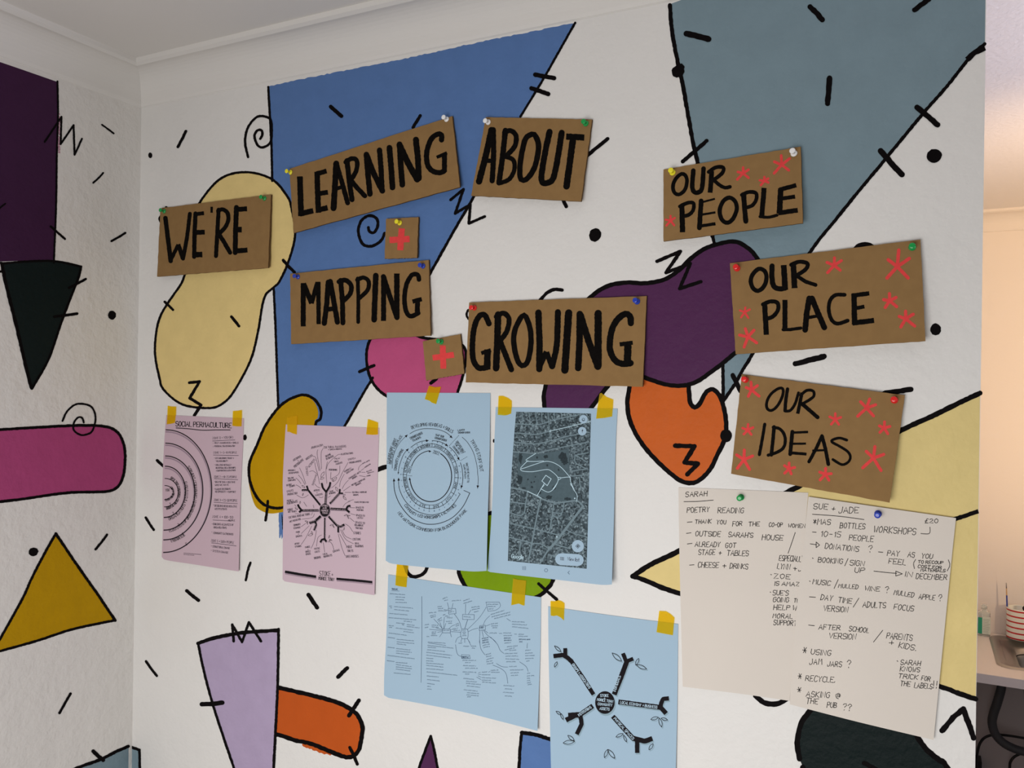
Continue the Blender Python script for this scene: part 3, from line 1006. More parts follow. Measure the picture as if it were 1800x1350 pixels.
def paper(name, T, Rr, B, Ll, off, mt, label, cat, group, nu=24, nv=32):
    sh = Sheet(T[0], T[-1], B[-1], B[0], off)
    g = coons(T, Rr, B, Ll, nu, nv)
    rows = [[sh.pt(*q) for q in r] for r in g]
    back = [[v + Vector((0, .00018, 0)) for v in r] for r in rows]
    ink = Ink()
    ink.smooth = True
    ink.grid(rows, mt, flip=True)
    ink.grid(back, mt)
    for a, b in ((rows[0], back[0]), (rows[-1], back[-1]), ([r[0] for r in rows], [r[0] for r in back]), ([r[-1] for r in rows], [r[-1] for r in back])):
        ink.grid([a, b], mt)
    c = rows[nv // 2][nu // 2]
    ob = ink.build(name, origin=c, label=label, category=cat, group=group)
    return ob, sh


PINKG, BLUEG, SHEETG = 'pink printed posters', 'blue printed posters', 'handwritten cream flipchart sheets'
p2 = lambda v: max(0.0, v) ** 2
p3 = lambda v: max(0.0, v) ** 3

# ---------------- pink: social permaculture
po, ps = paper('printed_poster', [(292.2, 729.5), (360, 732.5), (428.5, 735.5)], [(428.5, 735.5), (427, 785), (423.3, 860), (421.5, 930), (419.5, 1004.6)],
               [(284.3, 979), (292, 984.5), (340, 992), (419.5, 1004.6)], [(292.2, 729.5), (288.5, 780), (285.8, 840), (285.6, 880), (286.4, 915), (284.3, 979)],
               lambda s, t: .0011 + .006 * p2(t) * (1 - s) ** 2 + .005 * p3(t) * p3(s) + .003 * math.sin(math.pi * t) * (1 - s), 'mauvepaper',
               'pink poster titled SOCIAL PERMACULTURE with half rings, under the cream bean', 'poster', PINKG)
S1, S2 = (270, 715, 10), (270, 850, 8.44)
k = Ink()
text(k, ps, 'SOCIAL PERMACULTURE', P('388,340 1365,372', *S1), 8.4, 1.25, 'print', jit=.15)
line(k, ps, P('395,372 620,388 850,412 1100,408 1345,408', *S1), 1.4, 'print')
rings = [(755.5, 82.5, 971), (779, 67, 949), (801.5, 53, 931.8), (819.5, 36.5, 909.5), (841, 24, 891), (853.5, 15.5, 878.4)]
for i, (t0, rx, b0) in enumerate(rings):
    cx, cy, ry = 289.5, (t0 + b0) / 2, (b0 - t0) / 2
    arcp = lambda r1, r2, dy=0: [(cx - .02 * (cy + r2 * math.sin(a) - 865) + r1 * math.cos(a), cy + dy + r2 * math.sin(a)) for a in [math.pi * (-.5 + j / 24) for j in range(25)]]
    if i < 4:
        line(k, ps, arcp(rx - 1.6, ry - 1.6, 2.0), 2.4, 'greyprint', .00022)
    line(k, ps, arcp(rx, ry), 1.7 if i < 4 else 1.3, 'print')


def ringtext(s, i, a0, a1, h, frac=.28):
    (ta, ra, ba), (tb, rb, bb) = rings[i], rings[i + 1]
    o = lambda x, y: y + (x - y) * frac
    rx = o(ra, rb)
    t0, b0 = o(ta, tb), o(ba, bb)
    cy, ry = (t0 + b0) / 2, (b0 - t0) / 2
    pts = [(289.5 - .02 * (cy + ry * math.sin(a) - 865) + rx * math.cos(a), cy + ry * math.sin(a)) for a in [math.radians(a0 + (a1 - a0) * j / 16) for j in range(17)]]
    text(k, ps, s, pts, h, .75, 'print', jit=.3)


ringtext('EVERYONE ELSE', 0, 79, 58, 6)
ringtext('ECOSYSTEMS OF ORGANISATIONS / COMMUNITIES / CAMPAIGNS', 1, 80, -42, 5.2)
ringtext('ORGANISATIONS + INSTITUTIONS', 2, 78, -22, 5.6)
ringtext('GROUPS OF FRIENDS / ASSOCIATIONS / SMALL TEAMS', 3, 82, -66, 4.4)
ringtext('CLOSE FRIENDS + FAMILY', 4, 84, -50, 3.8, .2)
text(k, ps, 'YOU', P('178,118 235,112', *S2), 4.5, .6, 'print')
for ch, c in (('5', '478,918'), ('4', '420,765'), ('3', '362,632'), ('2', '285,462'), ('1', '232,325')):
    q = P(c, *S2)[0]
    text(k, ps, ch, [q, (q[0] + 2.4, q[1] - .6)], 4.6, .7, 'print', jit=.1)
for s, p, h, cr in (('ZONE 0 = YOU OR I', '1035,572 1395,555', 4, S1), ('SELF-AWARENESS + SKILLS', '1070,648 1490,645', 2.6, S1), ('PERSONAL TRANSFORMATION', '1070,706 1430,702', 2.5, S1),
                    ('ZONE 1 = 3-10 PEOPLE', '1050,822 1460,822', 3.4, S1), ('ESTABLISHING TRUST +', '1085,917 1410,917', 2.7, S1), ('VULNERABILITY', '1095,971 1305,966', 2.7, S1),
                    ('CREATING MUTUALLY', '1090,1037 1365,1037', 2.8, S1), ('BENEFICIAL RELATIONSHIPS', '1095,1089 1440,1086', 2.8, S1), ('+ SUPPORTING EACH OTHER', '1095,1137 1440,1130', 2.5, S1),
                    ('ZONE 2 > 10-25 PEOPLE', '1060,1247 1460,1252', 3.5, S1), ('IDENTIFYING + MEETING', '1085,1337 1430,1340', 2.9, S1), ('WHO WE HAVE', '910,36 1115,31', 3, S2),
                    ('MAKING DECISIONS', '915,97 1140,92', 3, S2), ('RECIPROCITY + SUPPORT', '915,132 1220,137', 2.9, S2), ('ZONE 3 > 25-50 PEOPLE', '895,260 1240,270', 4, S2),
                    ('DESIGNING REGENERATIVE', '905,342 1235,357', 3.4, S2), ('INSTITUTIONS', '910,390 1085,393', 3.2, S2), ('ZONE 4 > 100-150', '870,508 1180,520', 4.2, S2), ('PEOPLE', '1110,560 1205,560', 2.8, S2),
                    ('BUILDING ALLIANCES OF', '885,614 1185,627', 3.4, S2), ('ORGANISATIONS', '890,663 1080,670', 3.2, S2), ('COMMUNITY GATHERINGS', '885,746 1180,768', 3.4, S2),
                    ('ZONE 5 > 500+ PEOPLE', '850,862 1190,897', 4.2, S2), ('STRUCTURAL CHANGE', '875,947 1130,974', 3.4, S2), ('SYSTEM CHANGE', '875,1012 1105,1040', 3.4, S2)):
    text(k, ps, s, P(p, *cr), h, .45, 'thin')
for p, cr in (('1035,602 1230,592 1430,583', S1), ('1050,850 1490,858', S1), ('1065,1265 1480,1283', S1), ('895,280 1245,298', S2), ('880,540 1140,555', S2), ('860,880 1225,925', S2)):
    line(k, ps, P(p, *cr), .75, 'thin')
for p in ('1043,636 1048,637', '1045,700 1049,702', '1062,898 1066,899', '1068,1018 1071,1019', '1072,1310 1076,1311'):
    line(k, ps, P(p, *S1), .7, 'thin')
for p in ('900,78 904,79', '888,316 892,317', '868,598 872,599', '862,718 866,719', '855,925 859,926', '855,990 859,991'):
    line(k, ps, P(p, *S2), .8, 'thin')
scrib(k, ps, *P('445,1036 705,1058', *S2), 1.2, .5, 'thin')
scrib(k, ps, *P('445,1056 600,1070', *S2), 1.2, .5, 'thin')
k.build('printed_diagram', parent=po)

# ---------------- pink: network poster
po, ps = paper('printed_poster', [(502.5, 746), (585, 749), (666.5, 752.5)], [(666.5, 752.5), (664, 830), (662, 893), (660, 982), (658.2, 1046.3)],
               [(496.6, 1018), (503, 1022.5), (566, 1031.6), (658.2, 1046.3)], [(502.5, 746), (500.5, 775), (497, 846), (498, 885), (497.3, 930), (496.6, 1018)],
               lambda s, t: .0011 + .008 * p2(t) * (1 - s) ** 2 + .004 * p3(t) + .004 * math.sin(math.pi * t) * (1 - s) ** 2, 'pinkpaper',
               'pink poster of a black branching network, titled STOKE and MORICE TOWN at its foot', 'poster', PINKG)
N1, N2 = (490, 740, 9.474), (490, 880, 7.847)
k = Ink()
BR = [(N2, '715,112 930,122', 30), (N2, '930,122 948,78 988,70', 27), (N2, '930,122 975,162', 27), (N2, '550,133 310,135', 28), (N2, '312,130 275,85 262,52', 27), (N2, '315,130 280,160', 27),
      (N2, '578,213 500,283 422,308', 32), (N2, '500,285 515,330 485,408', 27), (N2, '635,238 632,525', 21), (N2, '632,528 592,540 573,576', 27), (N2, '630,528 657,567', 27),
      (N2, '688,218 800,340', 28), (N2, '795,340 850,358 906,330', 28), (N2, '820,355 820,438', 24), (N1, '690,1400 500,1165', 30), (N1, '510,1165 450,1148 382,1152', 28), (N1, '490,1160 465,1078', 28),
      (N1, '775,1400 790,1180', 33), (N1, '788,1180 730,1110 714,1032', 30), (N1, '790,1180 845,1090 858,1018', 30), (N1, '850,1375 1010,1200', 30), (N1, '1010,1205 1018,1133', 27), (N1, '1008,1203 1070,1205', 24)]
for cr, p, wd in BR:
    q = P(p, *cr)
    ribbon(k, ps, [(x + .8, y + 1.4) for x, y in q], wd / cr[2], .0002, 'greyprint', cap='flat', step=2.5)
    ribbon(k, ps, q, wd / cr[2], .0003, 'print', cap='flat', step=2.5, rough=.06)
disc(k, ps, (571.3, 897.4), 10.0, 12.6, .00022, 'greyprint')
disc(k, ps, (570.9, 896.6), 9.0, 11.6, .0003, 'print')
for s, p, h in (('STOKE', '590,80 680,82', 24), ('AND', '605,112 660,112', 20), ('MORICE', '585,148 685,150', 24), ('TOWN', '600,182 675,185', 24)):
    text(k, ps, s, P(p, *N2), h / N2[2], .5, 'lightpink', .0004)
for p, h, cr in (('725,122 925,132', 15, N2), ('335,142 545,140', 15, N2), ('637,260 637,510', 12, N2), ('705,230 800,335', 14, N2), ('435,305 515,275', 14, N2), ('485,400 515,320', 12, N2),
                 ('560,1210 685,1365', 12, N1), ('785,1370 800,1190', 14, N1), ('870,1355 1005,1215', 14, N1), ('805,352 880,352', 12, N2), ('400,1165 490,1172', 10, N1)):
    scrib(k, ps, *P(p, *cr), h / cr[2], .4, 'lightpink', .0004)


def leaf(ink, sh, a, b, wd, mt='print', w_=.6, shadow=None):
    dx, dy = b[0] - a[0], b[1] - a[1]
    d = math.hypot(dx, dy)
    nx, ny = dy / d * wd / 2, -dx / d * wd / 2
    side = lambda sg: [(a[0] + dx * t + sg * nx * math.sin(math.pi * t) ** .9, a[1] + dy * t + sg * ny * math.sin(math.pi * t) ** .9) for t in [j / 10 for j in range(11)]]
    for sg in (1, -1):
        if shadow:
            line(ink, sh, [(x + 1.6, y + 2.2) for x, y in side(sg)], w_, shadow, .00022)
        line(ink, sh, side(sg), w_, mt)


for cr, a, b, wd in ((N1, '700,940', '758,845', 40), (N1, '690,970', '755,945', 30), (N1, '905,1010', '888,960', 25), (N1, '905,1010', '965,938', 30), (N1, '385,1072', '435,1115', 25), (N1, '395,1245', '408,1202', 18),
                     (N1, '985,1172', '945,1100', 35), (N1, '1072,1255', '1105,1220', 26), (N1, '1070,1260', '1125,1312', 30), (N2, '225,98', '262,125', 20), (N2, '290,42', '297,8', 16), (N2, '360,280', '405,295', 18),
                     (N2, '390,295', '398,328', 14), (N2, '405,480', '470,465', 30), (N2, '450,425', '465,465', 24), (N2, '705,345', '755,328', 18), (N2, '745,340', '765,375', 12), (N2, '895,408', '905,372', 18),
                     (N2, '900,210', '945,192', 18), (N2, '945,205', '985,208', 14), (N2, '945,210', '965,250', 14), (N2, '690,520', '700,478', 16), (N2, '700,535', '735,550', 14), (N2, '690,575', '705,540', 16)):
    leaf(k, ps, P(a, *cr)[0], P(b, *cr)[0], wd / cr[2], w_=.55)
for cr, ls in ((N1, '345,780 400,900 450,1050|325,900 385,970 435,1060|285,950 330,990 370,1045|285,1065 330,1085 370,1120|300,1235 400,1280 495,1230|650,480 640,560 690,830|740,455 705,540 712,800|'
                '570,590 610,600 640,700 670,830|600,690 610,760 650,900 680,1050|510,845 570,830 640,890|600,1050 640,1095 690,1115|810,680 785,820 800,1040|1030,560 980,565 830,700 795,800|870,855 862,960|'
                '1015,745 1000,880 860,970|1155,690 1060,860 980,1020 880,1115|1090,885 1030,1000 1010,1100|1160,985 1100,1050 1055,1130|1190,1085 1075,1165|1100,1190 1205,1190|1410,700 1340,760 1325,820|'
                '1420,790 1370,825|1440,855 1380,855|1450,930 1340,910|670,1265 710,1280 740,1260|820,1275 865,1245|1150,1340 1245,1310'),
               (N2, '985,10 920,40 885,90|985,98 1050,100|990,180 1055,198|975,235 1040,290|915,320 975,360 1020,430|870,400 920,490 1005,530|850,400 920,530 1030,595|840,460 930,620|820,460 870,650 915,760|'
                '710,570 740,610 760,680|615,580 632,710|590,475 540,510 520,630|520,410 490,560 445,660|455,350 380,500 310,605|420,345 310,455|370,315 310,360|490,180 460,235 320,255|465,165 450,200|'
                '345,20 385,80|475,60 485,100|220,55 240,85|225,180 275,180')):
    for p in ls.split('|'):
        line(k, ps, P(p, *cr), .55, 'thin')
for cr, rows_ in ((N1, (('JOURNALISM', '540,465 735,412', 38), ('CULTURAL MANAGERS', '750,456 1120,438', 40), ('+ ORGANISERS', '820,490 1050,476', 27), ('WRITERS', '460,655 570,580', 40), ('ARCHIVING', '245,672 375,600', 40),
                        ('+', '312,672 330,665', 20), ('PHOTOGRAPHY', '268,782 418,655', 46), ('ACTIVISTS', '508,778 612,650', 40), ('COMEDY', '448,760 462,915', 34), ('DANCERS', '612,895 550,1065', 30),
                        ('GRAPHIC', '785,605 872,565', 36), ('DESIGNERS', '795,648 918,595', 36), ('ILLUSTRATORS', '1042,568 1235,548', 32), ('FILM/', '935,642 1020,632', 28), ('VIDEO', '920,692 995,682', 28),
                        ('MAKERS', '955,732 1060,702', 30), ('EVENTS +', '1158,657 1280,632', 32), ('PROGRAMMERS', '1178,712 1375,678', 34), ('PERFORMING', '835,826 970,828', 32), ('SCHOOLS +', '1095,857 1210,792', 28),
                        ('EDUCATION', '1130,882 1250,808', 28), ('COMMUNITY ARTS', '1172,972 1368,852', 28), ('GROUPS', '1228,972 1305,930', 28), ('HISTORY + HERITAGE', '1218,1082 1442,972', 28), ('GROUPS', '1284,1084 1372,1042', 28),
                        ('CULTURAL + HERITAGE', '1225,1200 1465,1196', 28), ('GROUPS', '1240,1242 1325,1242', 26), ('LIVE ARTS', '1400,716 1515,662', 18), ('MUSEUMS', '1432,782 1530,722', 18), ('DANCE', '1465,852 1550,822', 18),
                        ('DRAMA', '1480,878 1585,850', 18), ('MUSIC', '1465,925 1530,912', 18), ('MUSEUMS +', '155,836 275,832', 28), ('NEWSPAPERS', '165,882 330,867', 30), ('THEATRE', '150,967 250,957', 28), ('COMPANIES', '155,1006 280,992', 30),
                        ('DESIGN', '132,1087 215,1067', 32), ('STUDIOS', '182,1108 270,1082', 28), ('EVENTS', '140,1192 245,1172', 38), ('PRODUCTION', '147,1242 312,1216', 38), ('ARTISTS', '582,1172 680,1167', 32),
                        ('+', '625,1205 645,1205', 18), ('MAKERS', '612,1252 730,1228', 32), ('GAME', '850,1186 910,1176', 28), ('DESIGNERS', '840,1222 945,1202', 28))),
                  (N2, (('MUSIC +', '115,17 200,5', 30), ('PERFORMANCE', '118,57 265,22', 38), ('PUBLIC', '125,140 195,127', 28), ('ART TRAILS', '127,167 242,157', 28), ('CULTURAL HERITAGE TOURS', '140,247 430,197', 32),
                        ('ART WEEKENDS', '150,302 305,264', 28), ('COMMUNITY', '205,352 300,337', 28), ('ECONOMY', '207,392 300,380', 28), ('FOOD', '240,447 290,440', 24), ('+', '265,470 278,468', 16), ('DRINKS', '238,507 320,495', 26),
                        ('ARTIST', '217,607 287,600', 24), ('STUDIOS', '225,647 310,637', 26), ('PARKS', '365,657 430,647', 28), ('+', '398,682 408,682', 14), ('GREEN', '370,717 437,707', 26), ('SPACES', '375,752 440,742', 28),
                        ('MUSIC', '490,677 570,667', 28), ('GIGS', '500,722 565,707', 28), ('BUILDINGS', '490,807 580,792', 32), ('LOCAL', '612,752 675,742', 28), ('MONUMENTS', '620,787 735,764', 30), ('CINEMAS', '750,717 840,690', 30),
                        ('GREENHOUSES', '927,787 1100,782', 38), ('PUBLIC', '935,657 1010,652', 40), ('TOILETS', '945,707 1025,707', 34), ('COSTUME', '1020,547 1130,547', 34), ('ORAL', '1050,602 1110,600', 28),
                        ('TRADITIONS', '1050,642 1165,642', 32), ('STORIES', '1030,462 1130,464', 38), ('SPACES TO', '1055,312 1185,327', 32), ('COLLABORATE', '1045,347 1165,357', 28), ('TOGETHER', '1055,387 1155,397', 28),
                        ('SPACES TO', '1065,212 1185,222', 28), ('LISTEN', '1080,247 1160,252', 26), ('SPACES TO', '1062,107 1170,107', 26), ('PERFORM', '1075,140 1165,142', 24), ('MAKE/DESIGN/GO', '1045,30 1240,32', 22)))):
    for s, p, h in rows_:
        text(k, ps, s, P(p, *cr), h / cr[2] * .85, .48, 'thin')
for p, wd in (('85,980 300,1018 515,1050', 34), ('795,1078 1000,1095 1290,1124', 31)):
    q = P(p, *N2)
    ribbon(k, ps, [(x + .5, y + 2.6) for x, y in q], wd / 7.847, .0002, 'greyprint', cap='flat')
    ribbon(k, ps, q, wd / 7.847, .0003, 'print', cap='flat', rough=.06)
text(k, ps, 'STOKE', P('560,1037 712,1043', *N2), 8.4, .75, 'print', jit=.12)
text(k, ps, '+', P('724,1040 750,1040', *N2), 4.6, .6, 'print', jit=.1)
text(k, ps, 'MORICE TOWN', P('545,1090 760,1110', *N2), 5.4, .8, 'print', jit=.12)
k.build('printed_diagram', parent=po)

# ---------------- blue: calendar wheel
po, ps = paper('printed_poster', [(680, 690), (770, 690.5), (862, 691)], [(862, 691), (861, 770), (859.6, 837), (857.3, 910), (855.3, 1003.5)],
               [(678, 985.5), (688, 990.5), (723, 994.7), (790, 1001), (830, 1004.5), (855.3, 1003.5)], [(680, 690), (679.5, 780), (680, 870), (679, 930), (678, 985.5)],
               lambda s, t: .0012 + .014 * p3(t) + .006 * (1 - s) ** 2 * t + .006 * s ** 4 * t * (2 - t), 'bluepaper',
               'blue poster with a circular twelve-month calendar wheel, below the pink disc', 'poster', BLUEG)
K1, K2 = (670, 680, 8.543), (670, 830, 7.5)
k = Ink()
CC = (757, 837)


def ell(rx, ry, a0, a1, n=40):
    return [(CC[0] + rx * math.cos(math.radians(a0 + (a1 - a0) * j / n)), CC[1] + ry * math.sin(math.radians(a0 + (a1 - a0) * j / n))) for j in range(n + 1)]


def arrow(ink, sh, tip, frm, size, mt='print'):
    dx, dy = tip[0] - frm[0], tip[1] - frm[1]
    d = math.hypot(dx, dy)
    dx, dy = dx / d, dy / d
    b = (tip[0] - dx * size, tip[1] - dy * size)
    fill(ink, sh, [tip, (b[0] - dy * size * .42, b[1] + dx * size * .42), (b[0] + dy * size * .42, b[1] - dx * size * .42)], .0003, mt)


line(k, ps, ell(42.3, 51, 0, 360, 72), .7, 'print')
line(k, ps, ell(48.2, 57, 0, 360, 72), .8, 'print')
line(k, ps, ell(36.5, 44.5, -157, -92), 1.2, 'print')
line(k, ps, ell(36.8, 44.8, -62, 172, 60), 1.5, 'print')
arrow(k, ps, P('755,972', *K1)[0], P('700,968', *K1)[0], 4.6)
arrow(k, ps, P('372,68', *K2)[0], P('378,105', *K2)[0], 4.6)
MO = ['JANUARY', 'FEBRUARY', 'MARCH', 'APRIL', 'MAY', 'JUNE', 'JULY', 'AUGUST', 'SEPTEMBER', 'OCTOBER', 'NOVEMBER', 'DECEMBER']
for i in range(12):
    a = -87 + 30 * i
    ra = math.radians(a)
    line(k, ps, [(CC[0] + 42.3 * math.cos(ra), CC[1] + 51 * math.sin(ra)), (CC[0] + 49.5 * math.cos(ra), CC[1] + 58.4 * math.sin(ra))], .7, 'print')
    text(k, ps, MO[i], ell(43.6, 52.3, a + (4 if len(MO[i]) > 5 else 8), a + (26 if len(MO[i]) > 5 else 22), 8), 3.4, .6, 'print')
    for j in range(3):
        rb = math.radians(a + 10 * j)
        line(k, ps, [(CC[0] + 47.2 * math.cos(rb), CC[1] + 56 * math.sin(rb)), (CC[0] + 49.4 * math.cos(rb), CC[1] + 58.2 * math.sin(rb))], .5, 'print')
        q = (CC[0] + 52.5 * math.cos(rb), CC[1] + 61.5 * math.sin(rb))
        text(k, ps, str(random.randint(1, 9)), [(q[0] - .8, q[1] + 1), (q[0] + .8, q[1] + 1)], 2.0, .45, 'thinblue')
for cr, p, wd, ends in ((K1, '255,1310 270,1200 320,1050 365,975 410,930', .8, 'be'), (K1, '445,910 500,868 570,830 640,812 710,805', .9, 'e'), (K1, '765,808 820,812 880,825 940,850 1000,888', .9, 'e'),
                        (K1, '1025,905 1080,955 1120,1005 1150,1055 1172,1100', .9, 'e'), (K1, '165,1225 175,1080 215,950 290,825 390,725', .6, 'e'), (K1, '430,705 500,665 600,635 700,628 850,640 980,690 1065,765', .8, 'e')):
    q = P(p, *cr)
    line(k, ps, q, wd, 'print')
    arrow(k, ps, (q[-1][0] + (q[-1][0] - q[-2][0]) * .08, q[-1][1] + (q[-1][1] - q[-2][1]) * .08), q[-2], 5.2)
    if 'b' in ends:
        arrow(k, ps, q[0], q[1], 3.2)
q = P('1190,1140 1215,1230 1225,1330', *K1) + P('1077,60 1072,140 1052,215', *K2)
line(k, ps, q, .9, 'print')
arrow(k, ps, q[-1], q[-2], 5.2)
q = P('1215,755 1300,840 1390,1000 1440,1200', *K1) + P('1272,20 1280,100 1271,215', *K2)
line(k, ps, q, .7, 'print')
arrow(k, ps, q[-1], q[-2], 5.2)
q = P('165,95 180,260 250,430 380,590 520,665 650,688 800,665 950,590 1080,450 1168,275', *K2)
line(k, ps, q, 1.1, 'print')
line(k, ps, P('1168,275 1088,240', *K2), .9, 'print')
arrow(k, ps, P('167,82', *K2)[0], P('170,130', *K2)[0], 5.2)
q = P('229,85 240,220 310,370 430,490 570,550 700,560 850,510 960,410 1040,290', *K2)
line(k, ps, q, .9, 'print')
line(k, ps, P('1040,290 1018,272', *K2), .8, 'print')
arrow(k, ps, P('229,72', *K2)[0], P('231,120', *K2)[0], 5.2)
for s, p, h, cr, wd in (('DEVELOPING NEW IDEAS + SKILLS', '462,635 560,602 700,587 850,600 960,637 1065,697', 46, K1, .7), ('LEARNING MORE ABOUT', '122,1152 160,960 235,785', 38, K1, .6),
                        ('OUR PEOPLE + OUR PLACE', '152,1165 200,960 320,740', 36, K1, .6), ('COMMUNITY MAPPING', '228,1258 262,1090 338,948', 38, K1, .65), ('CROWDFUNDER', '442,790 625,706', 34, K1, .6),
                        ('TRAINING', '475,827 600,768', 32, K1, .6), ('MAP OUR', '815,735 940,768', 32, K1, .6), ('CROWDFUNDER', '803,778 980,822', 30, K1, .6), ('LAUNCH', '1150,665 1252,656', 24, K1, .55),
                        ('CROWDFUNDER', '1155,700 1335,697', 24, K1, .55), ('DISCUSS WHAT', '1125,825 1240,995', 28, K1, .6), ('THE ARTIST', '1097,855 1212,1008', 28, K1, .6), ('COMMISSION', '1072,900 1165,1022', 28, K1, .6),
                        ('TRYING STUFF OUT', '1338,812 1430,985 1488,1275', 46, K1, .75), ('2022', '775,995 865,1025', 46, K1, .7), ('2021', '432,1298 458,1210', 38, K1, .7),
                        ('COMMUNITY-LED WORKSHOPS + ACTIVITIES', '303,440 395,545 500,590 650,612 800,580 990,445', 36, K2, .75), ('NEW ARTWORK COMMISSION FOR BLOCKHOUSE PARK', '215,540 300,640 430,727 560,775 680,783 800,767 950,690 1130,512', 38, K2, .75)):
    text(k, ps, s, P(p, *cr), h / cr[2], wd, 'print')
text(k, ps, 'WHAT DO WE WANT TO', [(818.7, 814), (821.5, 832), (821, 848)], 3.2, .55, 'print')
text(k, ps, 'LEARN WITH IT?', [(814.0, 817), (816.2, 829), (815.6, 841)], 3.0, .55, 'print')
for a, b, n, cr in (('1165,730', '1015,895', 9, K1), ('1290,1050', '1180,1115', 5, K1), ('350,45', '412,50', 4, K2)):
    a, b = P(a, *cr)[0], P(b, *cr)[0]
    for j in range(n):
        t0, t1 = j / n, (j + .55) / n
        line(k, ps, [(a[0] + (b[0] - a[0]) * t0, a[1] + (b[1] - a[1]) * t0), (a[0] + (b[0] - a[0]) * t1, a[1] + (b[1] - a[1]) * t1)], .6, 'print')
k.build('printed_diagram', parent=po)

# ---------------- blue: phone screenshot of an aerial map
po, ps = paper('printed_poster', [(871.3, 715.8), (980, 717), (1085.5, 718.3)], [(1085.5, 718.3), (1082, 790), (1079, 918), (1075.5, 1027.4)],
               [(857, 1003.5), (865, 1006), (961, 1017), (1015.7, 1023.3), (1056.8, 1028), (1075.5, 1027.4)], [(871.3, 715.8), (868.5, 790), (866.3, 858.7), (862.5, 930), (857, 1003.5)],
               lambda s, t: .0012 + .012 * p3(t) * (.4 + .6 * s) + .010 * (1 - s) ** 3 * t * (1.6 - t) + .004 * s ** 3 * t, 'bluepaper',
               'blue poster printed with a grey aerial street map, under the GROWING sign', 'poster', BLUEG)
M1_, M2_ = (865, 690, 7.942), (865, 850, 7.298)


def aerial_material():
    m = bpy.data.materials.new('printed_aerial_map')
    m.use_nodes = True
    nt = m.node_tree
    b = nt.nodes['Principled BSDF']
    b.inputs['Roughness'].default_value = .75
    b.inputs['Specular IOR Level'].default_value = .1
    tc = nt.nodes.new('ShaderNodeTexCoord')
    v = nt.nodes.new('ShaderNodeTexVoronoi')
    v.inputs['Scale'].default_value = 330
    v.distance = 'CHEBYCHEV'
    n = nt.nodes.new('ShaderNodeTexNoise')
    n.inputs['Scale'].default_value = 420
    n.inputs['Detail'].default_value = 3
    n2 = nt.nodes.new('ShaderNodeTexNoise')
    n2.inputs['Scale'].default_value = 60
    for t in (v, n, n2):
        nt.links.new(tc.outputs['Object'], t.inputs['Vector'])
    sep = nt.nodes.new('ShaderNodeSeparateColor')
    nt.links.new(v.outputs['Color'], sep.inputs['Color'])
    a = nt.nodes.new('ShaderNodeMath')
    a.operation = 'MULTIPLY'
    nt.links.new(sep.outputs[0], a.inputs[0])
    nt.links.new(n.outputs['Fac'], a.inputs[1])
    a2 = nt.nodes.new('ShaderNodeMath')
    a2.operation = 'MULTIPLY_ADD'
    nt.links.new(n2.outputs['Fac'], a2.inputs[0])
    a2.inputs[1].default_value = .25
    nt.links.new(a.outputs[0], a2.inputs[2])
    r = nt.nodes.new('ShaderNodeValToRGB')
    els = r.color_ramp.elements
    els[0].position, els[0].color = .10, rgb(36, 44, 48)
    els[1].position, els[1].color = .72, rgb(128, 146, 154)
    e = els.new(.24)
    e.color = rgb(54, 65, 71)
    e = els.new(.45)
    e.color = rgb(76, 90, 97)
    nt.links.new(a2.outputs[0], r.inputs['Fac'])
    nt.links.new(r.outputs['Color'], b.inputs['Base Color'])
    return m


M['aerial'] = aerial_material()
M['parkgrey'] = mat('printed_map_park', (72, 88, 95), .75, spec=.1, vary=.10, vscale=160)
M['treegrey'] = mat('printed_map_trees', (42, 52, 57), .75, spec=.1, vary=.2, vscale=300)
M['roadgrey'] = mat('printed_map_road', (104, 122, 130), .75, spec=.1)
M['pathgrey'] = mat('printed_map_path', (172, 198, 210), .75, spec=.1)
k = Ink()
tl, tr, br, bl = (907.2, 723.7), (1039, 727), (1031.2, 999.8), (892.8, 986)
bil = lambda s, t: tuple((tl[i] * (1 - s) + tr[i] * s) * (1 - t) + (bl[i] * (1 - s) + br[i] * s) * t for i in (0, 1))
bow = lambda s, t: (bil(s, t)[0] + 2.2 * math.sin(math.pi * t) * (1 - s) * -1, bil(s, t)[1])
k.grid([[ps.pt(*bow(i / 16, j / 30), .00015) for i in range(17)] for j in range(31)], 'aerial')
fill(k, ps, [(903.5, 796), (925, 797.5), (943, 798), (968, 795), (1000, 789), (1001, 803), (1001, 838), (1003, 855), (1013, 871), (1012, 879.5), (990, 881), (973, 881), (953, 874), (928, 862), (914, 857), (910, 830), (911, 810)], .0002, 'parkgrey')
for c, rx, ry in (((959, 803), 4, 3), ((990, 803), 7, 8), ((993, 812), 6, 5), ((915, 805), 3.4, 9), ((914, 842), 4, 8), ((935, 856), 2.2, 2.2), ((948, 865), 3, 4), ((965, 874), 6, 3.4), ((998, 877), 6, 2.6), ((962, 818), 1.8, 2), ((982, 826), 1.6, 2), ((944, 804), 1.8, 2),
                  ((928, 843), 1.4, 1.6), ((934, 848), 1.6, 1.5), ((939, 847), 1.5, 1.5), ((941, 838), 1, 1.4), ((974, 858), 3, 4), ((921, 858), 4, 2)):
    disc(k, ps, c, rx, ry, .00025, 'treegrey', rough=.3)
